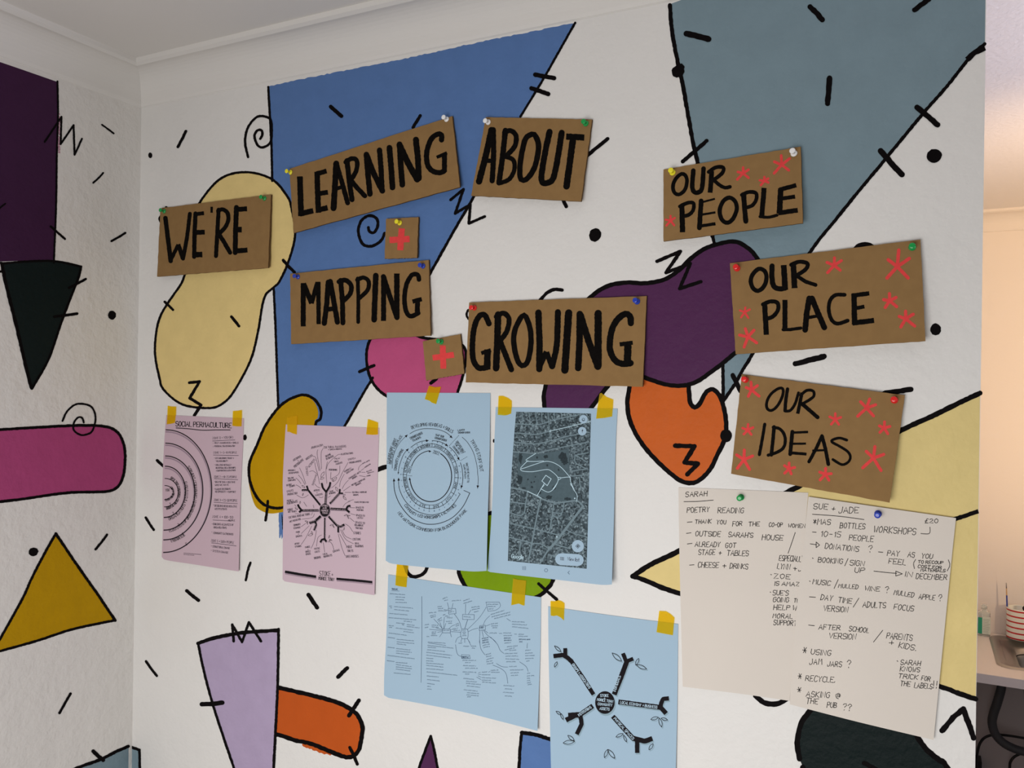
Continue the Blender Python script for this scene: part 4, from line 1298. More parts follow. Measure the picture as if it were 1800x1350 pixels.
for cr, wd, ls in ((M1_, 1.9, '330,435 480,445 640,450 780,410 975,355 1170,320 1240,298|320,565 480,575 620,585 800,540|310,690 480,712 640,715 830,670 1100,600 1360,555|300,830 460,838 620,845 900,780 1350,690'),
                   (M1_, 1.5, '420,275 430,435|515,278 535,445|610,280 625,445|690,283 700,435|780,285 790,410 800,540 830,670|865,287 875,388|965,290 975,355|1050,292 1060,340'),
                   (M1_, 1.8, '1160,870 1165,980 1330,1070|1165,870 1330,978|1120,1095 1330,1065|1110,1165 1335,1150|1215,1180 1235,1345|1180,870 1345,840'),
                   (M2_, 2.6, '245,52 455,100 625,190 790,245 925,237 1085,222 1170,290|625,190 575,420 545,580 510,770 470,970'),
                   (M2_, 2.0, '455,100 430,260 410,380 340,410 235,372|795,245 770,410 740,590 715,625|925,235 900,370 850,430 780,415|232,510 540,580 865,665|222,690 370,725 515,765 620,772 720,830|370,730 345,920|800,775 985,832|235,235 430,260|780,375 890,385'),
                   (M2_, 4.2, '1170,290 1060,430 945,580 870,680 800,770 730,840'), (M2_, 2.6, '730,840 670,930 610,1030'), (M2_, 1.6, '945,580 1020,630 1215,685|720,905 820,940')):
    for p in ls.split('|'):
        line(k, ps, P(p, *cr), wd, 'roadgrey', .0004)
line(k, ps, P('800,540 1100,470 1370,405', *M1_), 1.0, 'pathgrey', .0005)
for x, y, cr in ((425, 438, M1_), (530, 442, M1_), (625, 443, M1_), (785, 408, M1_), (875, 388, M1_), (972, 356, M1_), (1060, 340, M1_), (1165, 318, M1_), (808, 540, M1_), (835, 672, M1_), (455, 98, M2_), (625, 190, M2_), (795, 245, M2_), (928, 238, M2_), (1170, 288, M2_),
                 (1085, 225, M2_), (1060, 190, M2_), (945, 580, M2_), (870, 666, M2_), (832, 684, M2_), (715, 626, M2_), (512, 768, M2_), (800, 770, M2_), (725, 830, M2_), (740, 825, M2_), (775, 412, M2_), (778, 368, M2_), (890, 385, M2_), (430, 258, M2_), (370, 728, M2_)):
    disc(k, ps, P('%f,%f' % (x, y), *cr)[0], 1.3, 1.3, .0003, 'pathgrey', n=10)
for cr, ls in ((M1_, '610,850 470,945 560,962 720,955|500,950 395,1065 560,1015 720,965 810,965 900,1000 980,1060 1085,1180|395,1068 420,1095 560,1105 760,1075 830,1100 915,1180 915,1250 850,1345|'
                '918,1185 972,1190 922,1222|972,1190 1085,1182 1095,1240 1140,1345|730,1290 680,1345'),
               (M2_, '668,0 578,155|635,72 720,110 790,70 832,0|1005,0 1050,80 1090,150 1085,222|455,100 585,160 630,188')):
    for p in ls.split('|'):
        line(k, ps, P(p, *cr), 1.0, 'pathgrey', .0005)
for a, b in (('750,1155', '825,1205'), ('825,1205', '770,1300'), ('770,1300', '695,1235'), ('695,1235', '750,1155')):
    line(k, ps, [P(a, *M1_)[0], P(b, *M1_)[0]], 1.1, 'pathgrey', .0005)
for q, r in ((P('1275,373', *M1_)[0], 7.4), (P('1258,540', *M1_)[0], 7.4), (P('1100,803', *M2_)[0], 10.7)):
    disc(k, ps, q, r, r * 1.02, .0006, 'bluepaper', n=32)
q0, q1 = P('885,970', *M2_)[0], P('1100,982', *M2_)[0]
ribbon(k, ps, [q0, q1], 21, .0006, 'bluepaper', cap='round')
c = P('1275,373', *M1_)[0]
line(k, ps, [(c[0] - 2.6, c[1]), (c[0], c[1] - 2.4), (c[0] + 2.6, c[1]), (c[0], c[1] + 2.4), (c[0] - 2.6, c[1])], .6, 'print', .0009)
line(k, ps, [(c[0] - 2.4, c[1] + 1.6), (c[0], c[1] + 3.4), (c[0] + 2.4, c[1] + 1.6)], .6, 'print', .0009)
c = P('1260,535', *M1_)[0]
fill(k, ps, [(c[0] + .2, c[1] - 3.2), (c[0] + 1.3, c[1]), (c[0] - 1.2, c[1] + .4)], .0009, 'print')
line(k, ps, [(c[0], c[1]), (c[0] - .4, c[1] + 3)], .5, 'thin', .0009)
c = P('1100,803', *M2_)[0]
disc(k, ps, c, 1.3, 1.4, .0009, 'print')
for s_ in (0,):
    d = 3.6
    pts = [(c[0] - d, c[1]), (c[0], c[1] - d), (c[0] + d, c[1]), (c[0], c[1] + d)]
    for a, b in zip(pts, pts[1:] + pts[:1]):
        raw(k, ps, [a, b], .7, .0009, 'print')
text(k, ps, 'View list', P('965,985 1115,1000', *M2_), 5.6, .7, 'thin', .0009, jit=.05)
for y in (948, 963, 978):
    raw(k, ps, P('892,%d 920,%d' % (y, y + 2), *M2_), .9, .0009, 'thin')
    raw(k, ps, P('876,%d 884,%d' % (y - 1, y - 1), *M2_), .9, .0009, 'thin')
text(k, ps, 'Google', P('247,952 402,968', *M2_), 6.4, .95, 'pathgrey', .0005, jit=.05)
for x in (393, 411, 429):
    raw(k, ps, P('%d,1062 %d,1108' % (x, x), *M2_), .55, .0003, 'thinblue')
c = P('692,1113', *M2_)[0]
line(k, ps, [(c[0] + 3 * math.cos(a), c[1] + 3.1 * math.sin(a)) for a in [j * math.pi / 8 for j in range(17)]], .6, 'thinblue')
for a, b in (('992,1122', '972,1142'), ('972,1142', '992,1164')):
    raw(k, ps, P(a + ' ' + b, *M2_), .6, .0003, 'thinblue')
k.build('printed_map', parent=po, label='grey printed aerial street map with white paths')

# ---------------- blue: mind map (landscape)
po, ps = paper('printed_poster', [(682.4, 1010), (815, 1030), (951, 1050)], [(951, 1050), (950, 1132), (947.5, 1208), (944.8, 1285)],
               [(675, 1222), (684, 1227), (711.5, 1231.4), (805, 1249.5), (875.6, 1267), (944.8, 1285)], [(682.4, 1010), (679, 1119), (675.6, 1180), (675, 1222)],
               lambda s, t: .0012 + .007 * p3(t) + .004 * (1 - s) ** 2 * t * t + .003 * math.sin(3 * s) * t, 'bluepaper',
               'wide blue sheet of fine handwritten notes and a mind map, taped beneath the calendar poster', 'poster', BLUEG, nu=32, nv=24)
R1, R2, R3, R4 = (670, 1000, 11.25), (670, 1110, 9.64), (800, 1010, 11.25), (800, 1120, 7.941)
k = Ink()
text(k, ps, 'TIMELINE', P('205,412 325,420', *R1), 2.6, .5, 'thinblue')
line(k, ps, P('205,432 360,440', *R1), .4, 'thinblue')
line(k, ps, P('803,545 805,900', *R1) + P('690,20 688,200 675,865', *R2), .55, 'thinblue')
SC = [(R1, 2.3, '170,500 470,518|285,562 470,574|285,614 450,624|285,670 520,677|160,742 215,747|258,754 625,787|180,777 210,780|258,814 550,842|165,890 525,920|150,972 710,1020|450,1042 610,1057|300,1077 460,1092|'
       '510,1112 660,1127|415,1112 450,1117|510,1147 755,1177|150,1127 245,1137|290,1177 620,1222|160,1162 220,1170|445,1247 640,1272|150,1277 500,1322'),
      (R2, 2.3, '115,107 245,125|265,140 550,167|265,182 560,212|265,217 435,237|110,272 235,290|255,298 495,322|255,337 515,362|255,374 470,400|105,412 570,472|100,502 230,518|250,532 440,547|250,567 510,604|250,607 525,642|250,644 490,677|215,710 500,737|'
       '790,187 1085,207|785,242 1235,292|790,274 925,287|780,317 1080,347|765,360 1195,414|765,407 1170,457|765,460 880,470|765,504 890,512|765,544 1060,567|765,582 1050,612|765,637 1060,662|770,692 1290,752|775,760 970,782|780,822 990,847|780,887 915,907|780,937 840,942|780,982 860,987'),
      (R1, 2.6, '1220,602 1305,567|1250,637 1320,622|1400,642 1570,627|1630,642 1750,602|1630,692 1800,642|1120,757 1215,752|1125,797 1230,790|1130,837 1290,840|945,882 1085,867|970,942 1075,917|985,972 1075,947|1120,1022 1200,972|1135,1047 1210,1017|1225,922 1280,912|1265,942 1350,947|'
       '1300,977 1405,977|1285,1052 1405,1047|1325,1087 1405,1082|1480,1107 1535,1087|1480,1142 1540,1122|865,1117 945,1107|865,1172 935,1162|1000,1122 1130,1127|1000,1157 1140,1167|1420,1197 1515,1182|1430,1222 1555,1227|1000,1262 1090,1257|1000,1292 1095,1294|985,1327 1105,1327|900,1347 950,1347|'
       '1345,832 1420,817|1355,862 1440,852|1630,952 1770,967|1225,1227 1350,1227'),
      (R3, 2.8, '325,662 480,637|335,707 490,677|375,752 470,732|710,802 970,717|725,847 1095,752|775,882 1095,802|1125,942 1385,952|1125,992 1420,1007|1130,1042 1450,1077|715,987 850,972|720,1027 850,1022|740,1062 830,1062|680,1167 825,1167|955,1167 1105,1167|960,1217 1135,1217|965,1267 1095,1267|'
       '970,1307 1110,1312|1255,1192 1380,1192|1255,1232 1435,1232|1260,1287 1485,1292|1270,1337 1330,1340|530,1277 665,1257|540,1312 660,1302|540,1347 660,1342|145,1112 210,1107|145,1147 215,1147|155,1182 205,1182|145,1217 235,1214|640,597 850,602|655,642 800,642|665,692 755,687'),
      (R4, 2.8, '50,92 100,90|115,132 205,137|220,132 300,134|235,160 275,162|95,277 190,282|105,330 290,334|140,362 215,364|110,404 290,410|140,440 315,444|105,492 295,499|140,522 195,524|115,582 280,600|155,622 300,634|155,652 355,670|165,687 350,707|120,742 310,762|165,782 335,797|160,812 325,827|170,840 220,842|'
       '375,497 450,494|500,472 600,467|500,497 620,499|375,532 495,535|375,572 570,582|375,607 500,612|380,634 575,650|375,27 465,12|380,57 465,42|380,92 470,74|385,127 485,100|395,152 485,134|430,252 510,232|435,282 515,267|440,322 535,292|440,352 525,337|445,382 535,367|725,142 885,127|695,187 830,157|'
       '755,194 855,187|695,237 870,232|705,274 880,270|705,312 895,317|715,350 845,350|685,22 775,17|685,57 785,47|690,92 780,84|890,42 1045,44|895,74 940,74|980,192 1055,187|980,232 1095,227|980,267 1110,264|980,307 1105,302|995,342 1050,337|755,417 865,417|765,467 950,464|775,507 890,502|'
       '780,542 885,540|1005,512 1050,510|1005,550 1105,542|1005,582 1045,580|1005,614 1050,610|1005,647 1060,637|1015,672 1070,664|675,682 825,692|695,727 805,737|670,777 820,787|695,827 790,834')]
for cr, h, ls in SC:
    for p in ls.split('|'):
        scrib(k, ps, *P(p, *cr), h * .72, .5, 'thinblue')
for cr, ls in ((R2, '800,195 1095,238'), (R1, '1310,670 1335,770|1420,680 1400,775|1670,695 1665,890|1775,815 1725,895|1240,805 1325,820|1040,990 1130,1085 1215,1190|1160,1060 1210,1190|1250,955 1240,1050 1235,1190|1280,1075 1240,1185|1460,1105 1390,1135 1340,1185|955,1195 1210,1220|1080,1165 1205,1200|1115,1255 1205,1240|'
                '1365,1215 1420,1190|1370,1240 1575,1255|1445,890 1540,1030 1585,1180|1710,1005 1655,1180|1210,1260 1155,1345|1365,1265 1390,1345|1325,780 1470,785|1470,785 1480,885|1480,885 1335,895|1335,895 1325,780|1610,900 1840,905|1610,900 1608,1000|1608,1000 1838,1002|1838,1002 1840,905|1210,1190 1365,1190|1365,1190 1368,1265|1368,1265 1215,1265|1215,1265 1210,1190'),
               (R3, '130,1075 185,1072 240,1080 258,1160 245,1260 190,1268 130,1262 108,1170 130,1075|610,545 870,545|870,545 895,625 800,705 650,725|650,725 610,545|485,1010 595,1000|595,1000 600,1090|600,1090 475,1105|475,1105 485,1010|245,895 190,1065|615,645 480,850 240,1090|685,815 600,900 555,1000|'
                '695,985 600,1020|260,1130 350,1085 455,1060|575,1100 650,1155|870,1163 925,1163|1170,1178 1220,1180|1020,870 1095,920|490,1105 480,1345|530,1105 560,1240|560,1105 640,1200 760,1290 810,1345|110,1220 40,1260 5,1345|130,1265 115,1330|190,1265 190,1345|240,1265 290,1345'),
               (R4, '340,0 355,150 415,248|495,0 590,100 625,180 680,228|5,105 30,235 85,270|180,35 220,115|1008,85 1003,155|575,368 650,410 735,418|525,390 640,440 710,510 735,645|900,345 990,410 1018,480|325,495 355,492|320,515 362,522|320,540 360,560|300,558 360,592|465,490 490,478|88,245 200,250|200,250 210,300|210,300 92,300|92,300 88,245')):
    for p in ls.split('|'):
        line(k, ps, P(p, *cr), .5, 'thinblue')
text(k, ps, 'EXIST', P('492,1068 572,1058', *R3), 3.2, .5, 'thinblue')
text(k, ps, 'DIGITAL', P('97,292 188,294', *R4), 2.8, .5, 'thinblue')
k.build('printed_notes', parent=po)

# ---------------- blue: assets poster
po, ps = paper('printed_poster', [(963.5, 1066), (1076, 1082), (1192, 1097)], [(1192, 1097), (1190.7, 1230), (1188, 1349), (1186, 1424)],
               [(971, 1385), (1078, 1405), (1186, 1424)], [(963.5, 1066), (964, 1123), (966, 1230), (968.5, 1349), (971, 1385)],
               lambda s, t: .0012 + .006 * p2(t) + .004 * (1 - s) ** 2 * t, 'bluepaper',
               'blue poster of five black branches round a disc reading STOKE, MORICE TOWN COMMUNITY ASSETS', 'poster', BLUEG)
T2 = (1000, 1170, 7.5)
k = Ink()
BR = [(D2, '612,866 535,745 462,640', 27), (D2, '470,650 440,622 410,605 348,613', 28), (D2, '428,625 425,560', 26), (D2, '748,866 790,760 833,645', 33), (D2, '832,660 806,594', 26), (D2, '826,648 874,630', 25),
      (T2, '652,478 930,515 1205,552', 64), (T2, '1205,565 1215,500 1240,440 1318,432', 56), (T2, '1200,540 1282,632', 60), (T2, '578,668 720,825 860,975', 60), (T2, '850,960 1000,998 1100,962', 66), (T2, '900,980 900,1152', 60),
      (T2, '315,532 150,645 60,650 -10,655', 64), (D2, '520,1003 495,1002 430,1035', 32), (T2, '150,645 168,770 103,905', 56)]
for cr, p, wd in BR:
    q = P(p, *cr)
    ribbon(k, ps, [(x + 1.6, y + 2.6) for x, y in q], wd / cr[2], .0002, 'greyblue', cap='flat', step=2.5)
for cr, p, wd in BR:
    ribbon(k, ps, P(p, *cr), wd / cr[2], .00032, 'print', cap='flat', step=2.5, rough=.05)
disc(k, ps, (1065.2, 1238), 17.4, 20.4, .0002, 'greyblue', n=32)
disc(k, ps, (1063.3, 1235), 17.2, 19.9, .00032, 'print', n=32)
for s, p, h, cr in (('STOKE', '415,412 522,412', 34, T2), ('+', '462,440 478,440', 16, T2), ('MORICE TOWN', '370,462 580,492', 34, T2), ('COMMUNITY', '382,520 570,538', 32, T2), ('ASSETS', '405,580 532,592', 34, T2),
                    ('GROUPS + ASSOCIATIONS', '470,668 582,828', 15, D2), ('INDIVIDUALS', '757,846 792,745', 16, D2), ('LOCAL ECONOMY + BUSINESS', '675,500 930,535 1162,566', 34, T2),
                    ('PHYSICAL SPACES', '588,702 840,980', 32, T2), ('INSTITUTIONS', '135,668 300,558', 32, T2)):
    text(k, ps, s, P(p, *cr), h / cr[2], .72, 'lightprint', .00045, jit=.18)
for a, b, wd in (('355,545', '398,583', 17), ('355,685', '372,650', 15), ('735,592', '797,646', 26), ('890,672', '910,628', 18), ('895,670', '962,698', 22), ('365,976', '398,997', 15), ('396,990', '412,1030', 14), ('412,1185', '487,1175', 26),
                 ('443,1135', '485,1170', 20), ('990,1030', '1040,1016', 20), ('1045,1020', '1062,1080', 20), ('1058,1022', '1100,1034', 17), ('760,1146', '808,1124', 19), ('810,1133', '830,1178', 14), ('978,1230', '1005,1190', 20), ('684,1282', '706,1228', 20), ('708,1228', '752,1286', 24)):
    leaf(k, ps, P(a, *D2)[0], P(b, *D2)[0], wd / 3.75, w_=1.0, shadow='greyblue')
k.build('printed_diagram', parent=po)

# ================================================================== HANDWRITTEN SHEETS
po, ps = paper('flipchart_sheet', [(1192.5, 856.8), (1300, 861), (1420.8, 866)], [(1420.8, 866), (1411, 980), (1400, 1100), (1388, 1232)], [(1200, 1207), (1262, 1214.5), (1320, 1222), (1388, 1232)],
               [(1192.5, 856.8), (1194, 960), (1196.5, 1070), (1200, 1207)], lambda s, t: .0011 + .0025 * p2(t) * (1 - s), 'sheet', 'cream handwritten sheet headed SARAH, partly under the other cream sheet', 'sheet', SHEETG)
k = Ink()
HW = 1.1
SAR = [(C2, (('SARAH', '1218,800 1360,795', 32), ('POETRY', '1228,905 1375,900', 34), ('READING', '1430,905 1600,908', 34), ('THANK', '1280,977 1388,975', 26), ('YOU', '1424,980 1484,980', 26), ('FOR', '1528,993 1590,991', 30),
             ('THE', '1633,993 1706,992', 27), ('OUTSIDE', '1283,1058 1448,1062', 32), ("SARAH'S", '1500,1064 1662,1070', 32), ('ALREADY', '1280,1128 1445,1132', 32), ('GOT', '1480,1137 1550,1137', 32), ('STAGE', '1303,1182 1412,1182', 34),
             ('+', '1434,1182 1455,1182', 24), ('TABLES', '1490,1187 1632,1190', 34), ('CHEESE', '1300,1265 1435,1268', 34), ('+', '1458,1270 1485,1270', 28), ('DRINKS', '1510,1272 1628,1277', 34))),
       (C3, (('CO-OP', '118,998 206,998', 27), ('WOMEN', '245,1002 356,1004', 25), ('HOUSE', '72,1083 210,1088', 34), ('ESPECIALLY', '184,1222 345,1228', 36), ('LYNN', '172,1273 255,1280', 34), ('+', '272,1285 300,1287', 26), ('J', '312,1290 330,1292', 36), ('ZOE', '148,1338 258,1342', 30))),
       (D3, (('IS AMAZ', '156,146 318,152', 26), ("SUE'S", '143,211 246,213', 32), ('GOING', '145,254 248,258', 30), ('TO', '282,260 314,261', 28), ('HELP WI', '148,306 306,312', 32), ('MORAL', '142,361 272,366', 30), ('SUPPORT', '148,406 300,412', 32)))]
for cr, rows_ in SAR:
    for s, p, h in rows_:
        text(k, ps, s, P(p, *cr), h / 3.75, HW, 'pen', jit=.5, slant=.12)
for cr, p in ((C2, '1208,832 1300,830 1402,822'), (C2, '1230,968 1262,965'), (C2, '1225,1041 1255,1037'), (C2, '1230,1111 1262,1107'), (C2, '1245,1250 1275,1248'), (C3, '292,1035 270,1100 245,1172'), (C3, '130,1312 136,1314'), (D3, '126,190 131,192')):
    line(k, ps, P(p, *cr), HW, 'pen')
k.build('handwriting', parent=po)

po, ps = paper('flipchart_sheet', [(1421, 873), (1550, 892), (1680.5, 910.7)], [(1680.5, 910.7), (1672, 990), (1650.7, 1203), (1641, 1300.7)], [(1388, 1238), (1506.7, 1268.7), (1641, 1300.7)],
               [(1421, 873), (1409, 990), (1399, 1085), (1388, 1238)], lambda s, t: .0042 + .003 * p2(t) * s, 'sheet', 'cream handwritten sheet headed SUE + JADE, on top of the SARAH sheet', 'sheet', SHEETG)
k = Ink()
SUE = [(C3, (('SUE', '410,880 506,884', 36), ('+', '528,892 555,893', 26), ('JADE', '578,907 708,907', 38), ('*MAS', '406,980 522,986', 36), ('BOTTLES', '585,1006 750,1014', 36), ('WORKSHOPS', '808,1032 1085,1050', 40), ('£20', '1145,973 1232,973', 28),
             ('10-15', '455,1061 590,1066', 34), ('PEOPLE', '645,1086 806,1096', 36), ('DONATIONS', '486,1140 708,1162', 34), ('?', '770,1165 795,1166', 44), ('PAY', '897,1186 976,1192', 34), ('AS', '1032,1196 1076,1200', 34), ('YOU', '1124,1204 1196,1208', 30),
             ('BOOKING', '440,1230 602,1242', 32), ('/', '618,1256 634,1256', 52), ('SIGN', '650,1250 745,1258', 34), ('UP', '682,1298 746,1302', 32), ('FEEL', '905,1240 1018,1250', 34), ('(', '1066,1272 1078,1272', 58), ('TO RECOUP', '1100,1238 1265,1244', 19),
             ('COST FOR', '1100,1268 1256,1276', 19), ('MATERIALS', '1118,1291 1280,1297', 19), (')', '1292,1290 1305,1290', 72), ('IN', '1015,1325 1060,1330', 34), ('DECEMBER', '1087,1340 1290,1348', 34))),
       (D3, (('MUSIC', '405,136 522,148', 32), ('/', '548,166 568,166', 56), ('MULLED', '575,162 705,170', 26), ('WINE', '748,180 848,186', 30), ('?', '880,195 906,196', 42), ('MULLED', '940,206 1072,226', 30), ('APPLE', '1104,236 1210,244', 32), ('?', '1232,250 1256,250', 42),
             ('DAY', '458,241 535,250', 34), ('TIME', '572,258 662,268', 34), ('/', '674,290 706,290', 62), ('ADULTS', '735,290 886,296', 36), ('FOCUS', '940,304 1070,318', 36), ('VERSION', '475,314 636,325', 36), ('AFTER', '445,436 588,442', 32), ('SCHOOL', '645,446 775,460', 32),
             ('/', '808,516 860,516', 78), ('PARENTS', '892,496 1060,512', 38), ('+', '905,540 938,542', 32), ('KIDS.', '972,556 1086,578', 36), ('VERSION', '513,496 690,503', 36), ('USING', '392,600 525,610', 34), ('JAM', '385,668 468,666', 36), ('JARS', '503,680 596,684', 34),
             ('?', '628,692 656,692', 52), ('RECYCLE.', '358,776 552,787', 36), ('ASKING', '362,880 516,888', 36), ('@', '552,890 586,892', 34), ('THE', '362,924 440,930', 36), ('PUB', '500,950 562,954', 34), ('??', '600,968 658,974', 44),
             ('SARAH', '985,668 1116,676', 32), ('KNOWS', '982,712 1112,720', 32), ('TRICK', '970,756 1098,768', 30), ('FOR', '1122,772 1180,779', 30), ('THE', '982,808 1048,813', 32), ('LABELS', '1075,820 1192,830', 34), ('!!', '1200,824 1222,824', 46)))]
for cr, rows_ in SUE:
    for s, p, h in rows_:
        text(k, ps, s, P(p, *cr), h / 3.75, HW, 'pen', jit=.5, slant=.12)
for cr, p in ((C3, '405,915 580,928 745,950'), (C3, '1120,1042 1165,1045 1180,1035 1180,1000'), (C3, '405,1032 430,1034'), (C3, '390,1110 432,1116'), (C3, '430,1098 430,1135'), (C3, '430,1135 452,1118'), (C3, '452,1118 430,1098'), (C3, '840,1163 870,1166'),
              (C3, '810,1290 885,1298 960,1305'), (C3, '955,1290 955,1322'), (C3, '955,1322 998,1308'), (C3, '998,1308 955,1290'), (C3, '405,1203 410,1207'), (D3, '386,117 391,121'), (D3, '385,222 425,225'), (D3, '380,408 418,412'), (D3, '963,643 968,648'),
              (D3, '340,572 366,578'), (D3, '345,590 366,556'), (D3, '350,555 360,592'), (D3, '310,743 333,748'), (D3, '314,760 332,730'), (D3, '318,728 328,762'), (D3, '305,832 330,838'), (D3, '310,848 330,820'), (D3, '313,818 323,850')):
    line(k, ps, P(p, *cr), HW, 'pen')
k.build('handwriting', parent=po)

# ================================================================== TAPE
TG = 'yellow tape strips'


def tape(label, pts, off=.0019):
    cx, cy = sum(p[0] for p in pts) / len(pts), sum(p[1] for p in pts) / len(pts)
    ink = Ink()
    fr = [on_y(x, y, -off) for x, y in pts]
    bk = [v + Vector((0, .00015, 0)) for v in fr]
    ink.poly(fr, 'tape')
    ink.poly(bk[::-1], 'tape')
    for i in range(len(fr)):
        j = (i + 1) % len(fr)
        ink.poly([fr[i], bk[i], bk[j], fr[j]], 'tape')
    return ink.build('tape_strip', origin=on_y(cx, cy, -off), weld=True, label=label, category='tape', group=TG)


TP = lambda s: P(s)
tape('yellow tape on the SOCIAL PERMACULTURE poster corner nearest the room corner', TP('294.6,713.2 300,714.5 309.4,714.8 308.8,730 307.5,743.3 300,745 293,746 294,730'))
tape('yellow tape on the SOCIAL PERMACULTURE poster corner nearest the mustard blob', TP('409.2,722.6 417,722 425,720.8 424.9,735 424.4,749.6 416,749.5 408.4,748.4'))
tape('yellow tape over the mustard blob, holding the network poster', TP('504.8,733.2 509,734 514,731.5 522.7,730.7 522,748 521.7,763.8 515,762 509,759.2 504.8,759'))
tape('yellow tape on the network poster corner nearest the calendar poster', TP('646.6,736.8 655,739.5 664.2,742.8 664.2,763.9 655,764.4 643.6,763.6 645,750'))
tape('slanted yellow tape at the calendar poster top, over the pink disc', TP('754,678 764,680.5 775.2,679.8 771,695 766.6,710.4 759,707.8 755,704.5 746.7,701.7 750,690'))
tape('yellow tape on the map poster corner nearest the calendar poster', TP('876.3,696 884,696 893,699.8 899.2,704.6 899.4,715 898.4,727 892,729.5 886.4,730.3 874.8,729.3 875.6,712'))
tape('yellow tape on the map poster corner beside the orange drop', TP('1054,692 1057,690.6 1066,698 1077.8,702.6 1077,718 1075.9,732.2 1061.4,734.8 1047.8,736 1050,717'))
tape('yellow tape on the mind map sheet, tucked under the calendar poster', TP('697.6,989 707,990.5 717.6,991.5 716,1012 714.4,1032.4 702,1030.5 694.9,1028.8 696,1010'))
tape('yellow tape on the mind map sheet, over the green disc', TP('902.2,1016.6 910,1019 918,1019.6 924.9,1020.7 923,1045 921.8,1064.6 918,1063.8 912,1061 905,1062.5 898.7,1064 900,1040'))
tape('yellow tape on the branches poster corner nearest the mind map sheet', TP('967.5,1056.7 974,1057.2 981.3,1055.2 987,1057 992,1060.7 991.8,1075 991.2,1090.8 985,1085 978.7,1082 973,1083 968,1082'))
tape('yellow tape on the branches poster corner nearest the SARAH sheet', TP('1158.7,1074 1170.7,1074.8 1179,1080 1185.3,1086 1184,1102 1182.7,1116.7 1168,1114 1154,1111.3 1156.5,1092'))

# ================================================================== PUSH PINS
NG = 'push pins in the signs and sheets'


def pin_meshes(colr):
    mt = 'pin_' + colr
    out = {}
    for nm, prof in (('collar', [(0, 0), (.0047, 0), (.0049, .0005), (.0048, .0010), (.0036, .0018), (.0026, .0026)]),
                     ('grip', [(.0026, .0026), (.0022, .0040), (.0021, .0060), (.0024, .0080), (.0030, .0094)]),
                     ('head', [(.0030, .0094), (.0040, .0100), (.0043, .0107), (.0042, .0114), (.0036, .0119), (.0018, .0121), (0, .0121)])):
        ink = Ink()
        ink.smooth = True
        ink.lathe(prof, mt, axis='y', seg=24)
        out[nm] = ink
    n = Ink()
    n.lathe([(0, -.0028), (.0005, -.0022), (.0005, .0004)], 'steel', axis='y', seg=8)
    out['needle'] = n
    return out


PROTO = {}
PINS = [('green', 289, 371.5, 'were', "corner of the WE'RE sign nearest the room corner", -2, 3), ('green', 465.3, 348.8, 'were', "WE'RE sign corner nearest the LEARNING sign", 0, 4),
        ('yellow', 511, 303, 'learning', 'LEARNING sign, beside the cream bean', 4, 0), ('white', 785.3, 209.9, 'learning', 'upper tip of the LEARNING sign', 0, 4),
        ('white', 858.4, 214.9, 'about', 'ABOUT sign corner nearest LEARNING', 2, -2), ('green', 1030, 217.3, 'about', 'corner of the ABOUT sign, over the white wall', 0, 2),
        ('yellow', 703, 391.8, 'plus_a', 'card with the plus above MAPPING', 0, 3), ('blue', 524, 486.7, 'mapping', 'MAPPING sign corner nearest the cream bean', 0, 3),
        ('blue', 744, 467.7, 'mapping', 'MAPPING sign, just beneath the upright plus card', 2, 2), ('green', 776, 600.7, 'plus_b', 'tilted plus card over the pink disc', 2, 3),
        ('red', 834.2, 541.2, 'growing', 'GROWING sign above its letter G at the start', 3, -2), ('blue', 1120.2, 530.2, 'growing', 'GROWING sign corner over the purple bean', 0, 6),
        ('yellow', 1182.4, 303.5, 'people', 'OUR PEOPLE sign above the letter O', 0, 6), ('white', 1395.8, 270, 'people', 'OUR PEOPLE sign beside its largest asterisk', 5, 8),
        ('red', 1295.8, 471.8, 'place', 'OUR PLACE sign, over the purple bean', 0, 5), ('green', 1603.6, 434.8, 'place', 'OUR PLACE sign above its largest asterisk', 0, 2),
        ('red', 1310.6, 667.4, 'ideas', 'OUR IDEAS sign near the orange drop', 2, 3), ('red', 1572.2, 703.3, 'ideas', 'OUR IDEAS sign corner near the lemon wedge', 2, 6),
        ('green', 1302.6, 874, 'sarah', 'SARAH sheet', 2, -2), ('blue', 1543.5, 903, 'sue', 'SUE + JADE sheet', 2, -4)]
for colr, x, y, where, lab, yaw, pit in PINS:
    loc = SH[where].pt(x, y) if where in SH else on_y(x, y, -(.0014 if where == 'sarah' else .0046))
    root = empty('push_pin', loc + Vector((0, -.0002, 0)), label='%s push pin in the %s' % (colr, lab), category='pin', group=NG)
    root.rotation_euler = (math.radians(-pit), 0, math.radians(-yaw))
    if colr not in PROTO:
        PROTO[colr] = [ink.build(nm, parent=root) for nm, ink in pin_meshes(colr).items()]
    else:
        for ch in PROTO[colr]:
            c_ = ch.copy()
            c_.parent = root
            COL.objects.link(c_)

# ================================================================== KITCHEN BEYOND THE WALL END
KY = 2.335                                    # kitchen back wall
M['kwall'] = mat('kitchen_wall_paint', (222, 214, 206), 0.6, [(70, .15, .002)], k=LIT * .9)
M['kceil'] = mat('kitchen_ceiling_paint', (214, 210, 208), 0.7, [(90, .35, .004)])
M['worktop'] = mat('worktop_laminate', (220, 212, 206), 0.35, k=1.15)
M['worktop_edge'] = mat('worktop_edge_strip', (214, 210, 216), 0.4, k=1.15)
M['stainless'] = mat('stainless_steel', (176, 172, 168), 0.32, metal=1.0, k=1.0)
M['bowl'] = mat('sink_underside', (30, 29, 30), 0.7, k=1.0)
M['hose'] = mat('grey_plastic_hose', (70, 70, 74), 0.5, k=1.0)
M['cable'] = mat('black_cable', (28, 26, 28), 0.45, k=1.0)
M['china'] = mat('glazed_china', (232, 222, 208), 0.15, spec=.5)
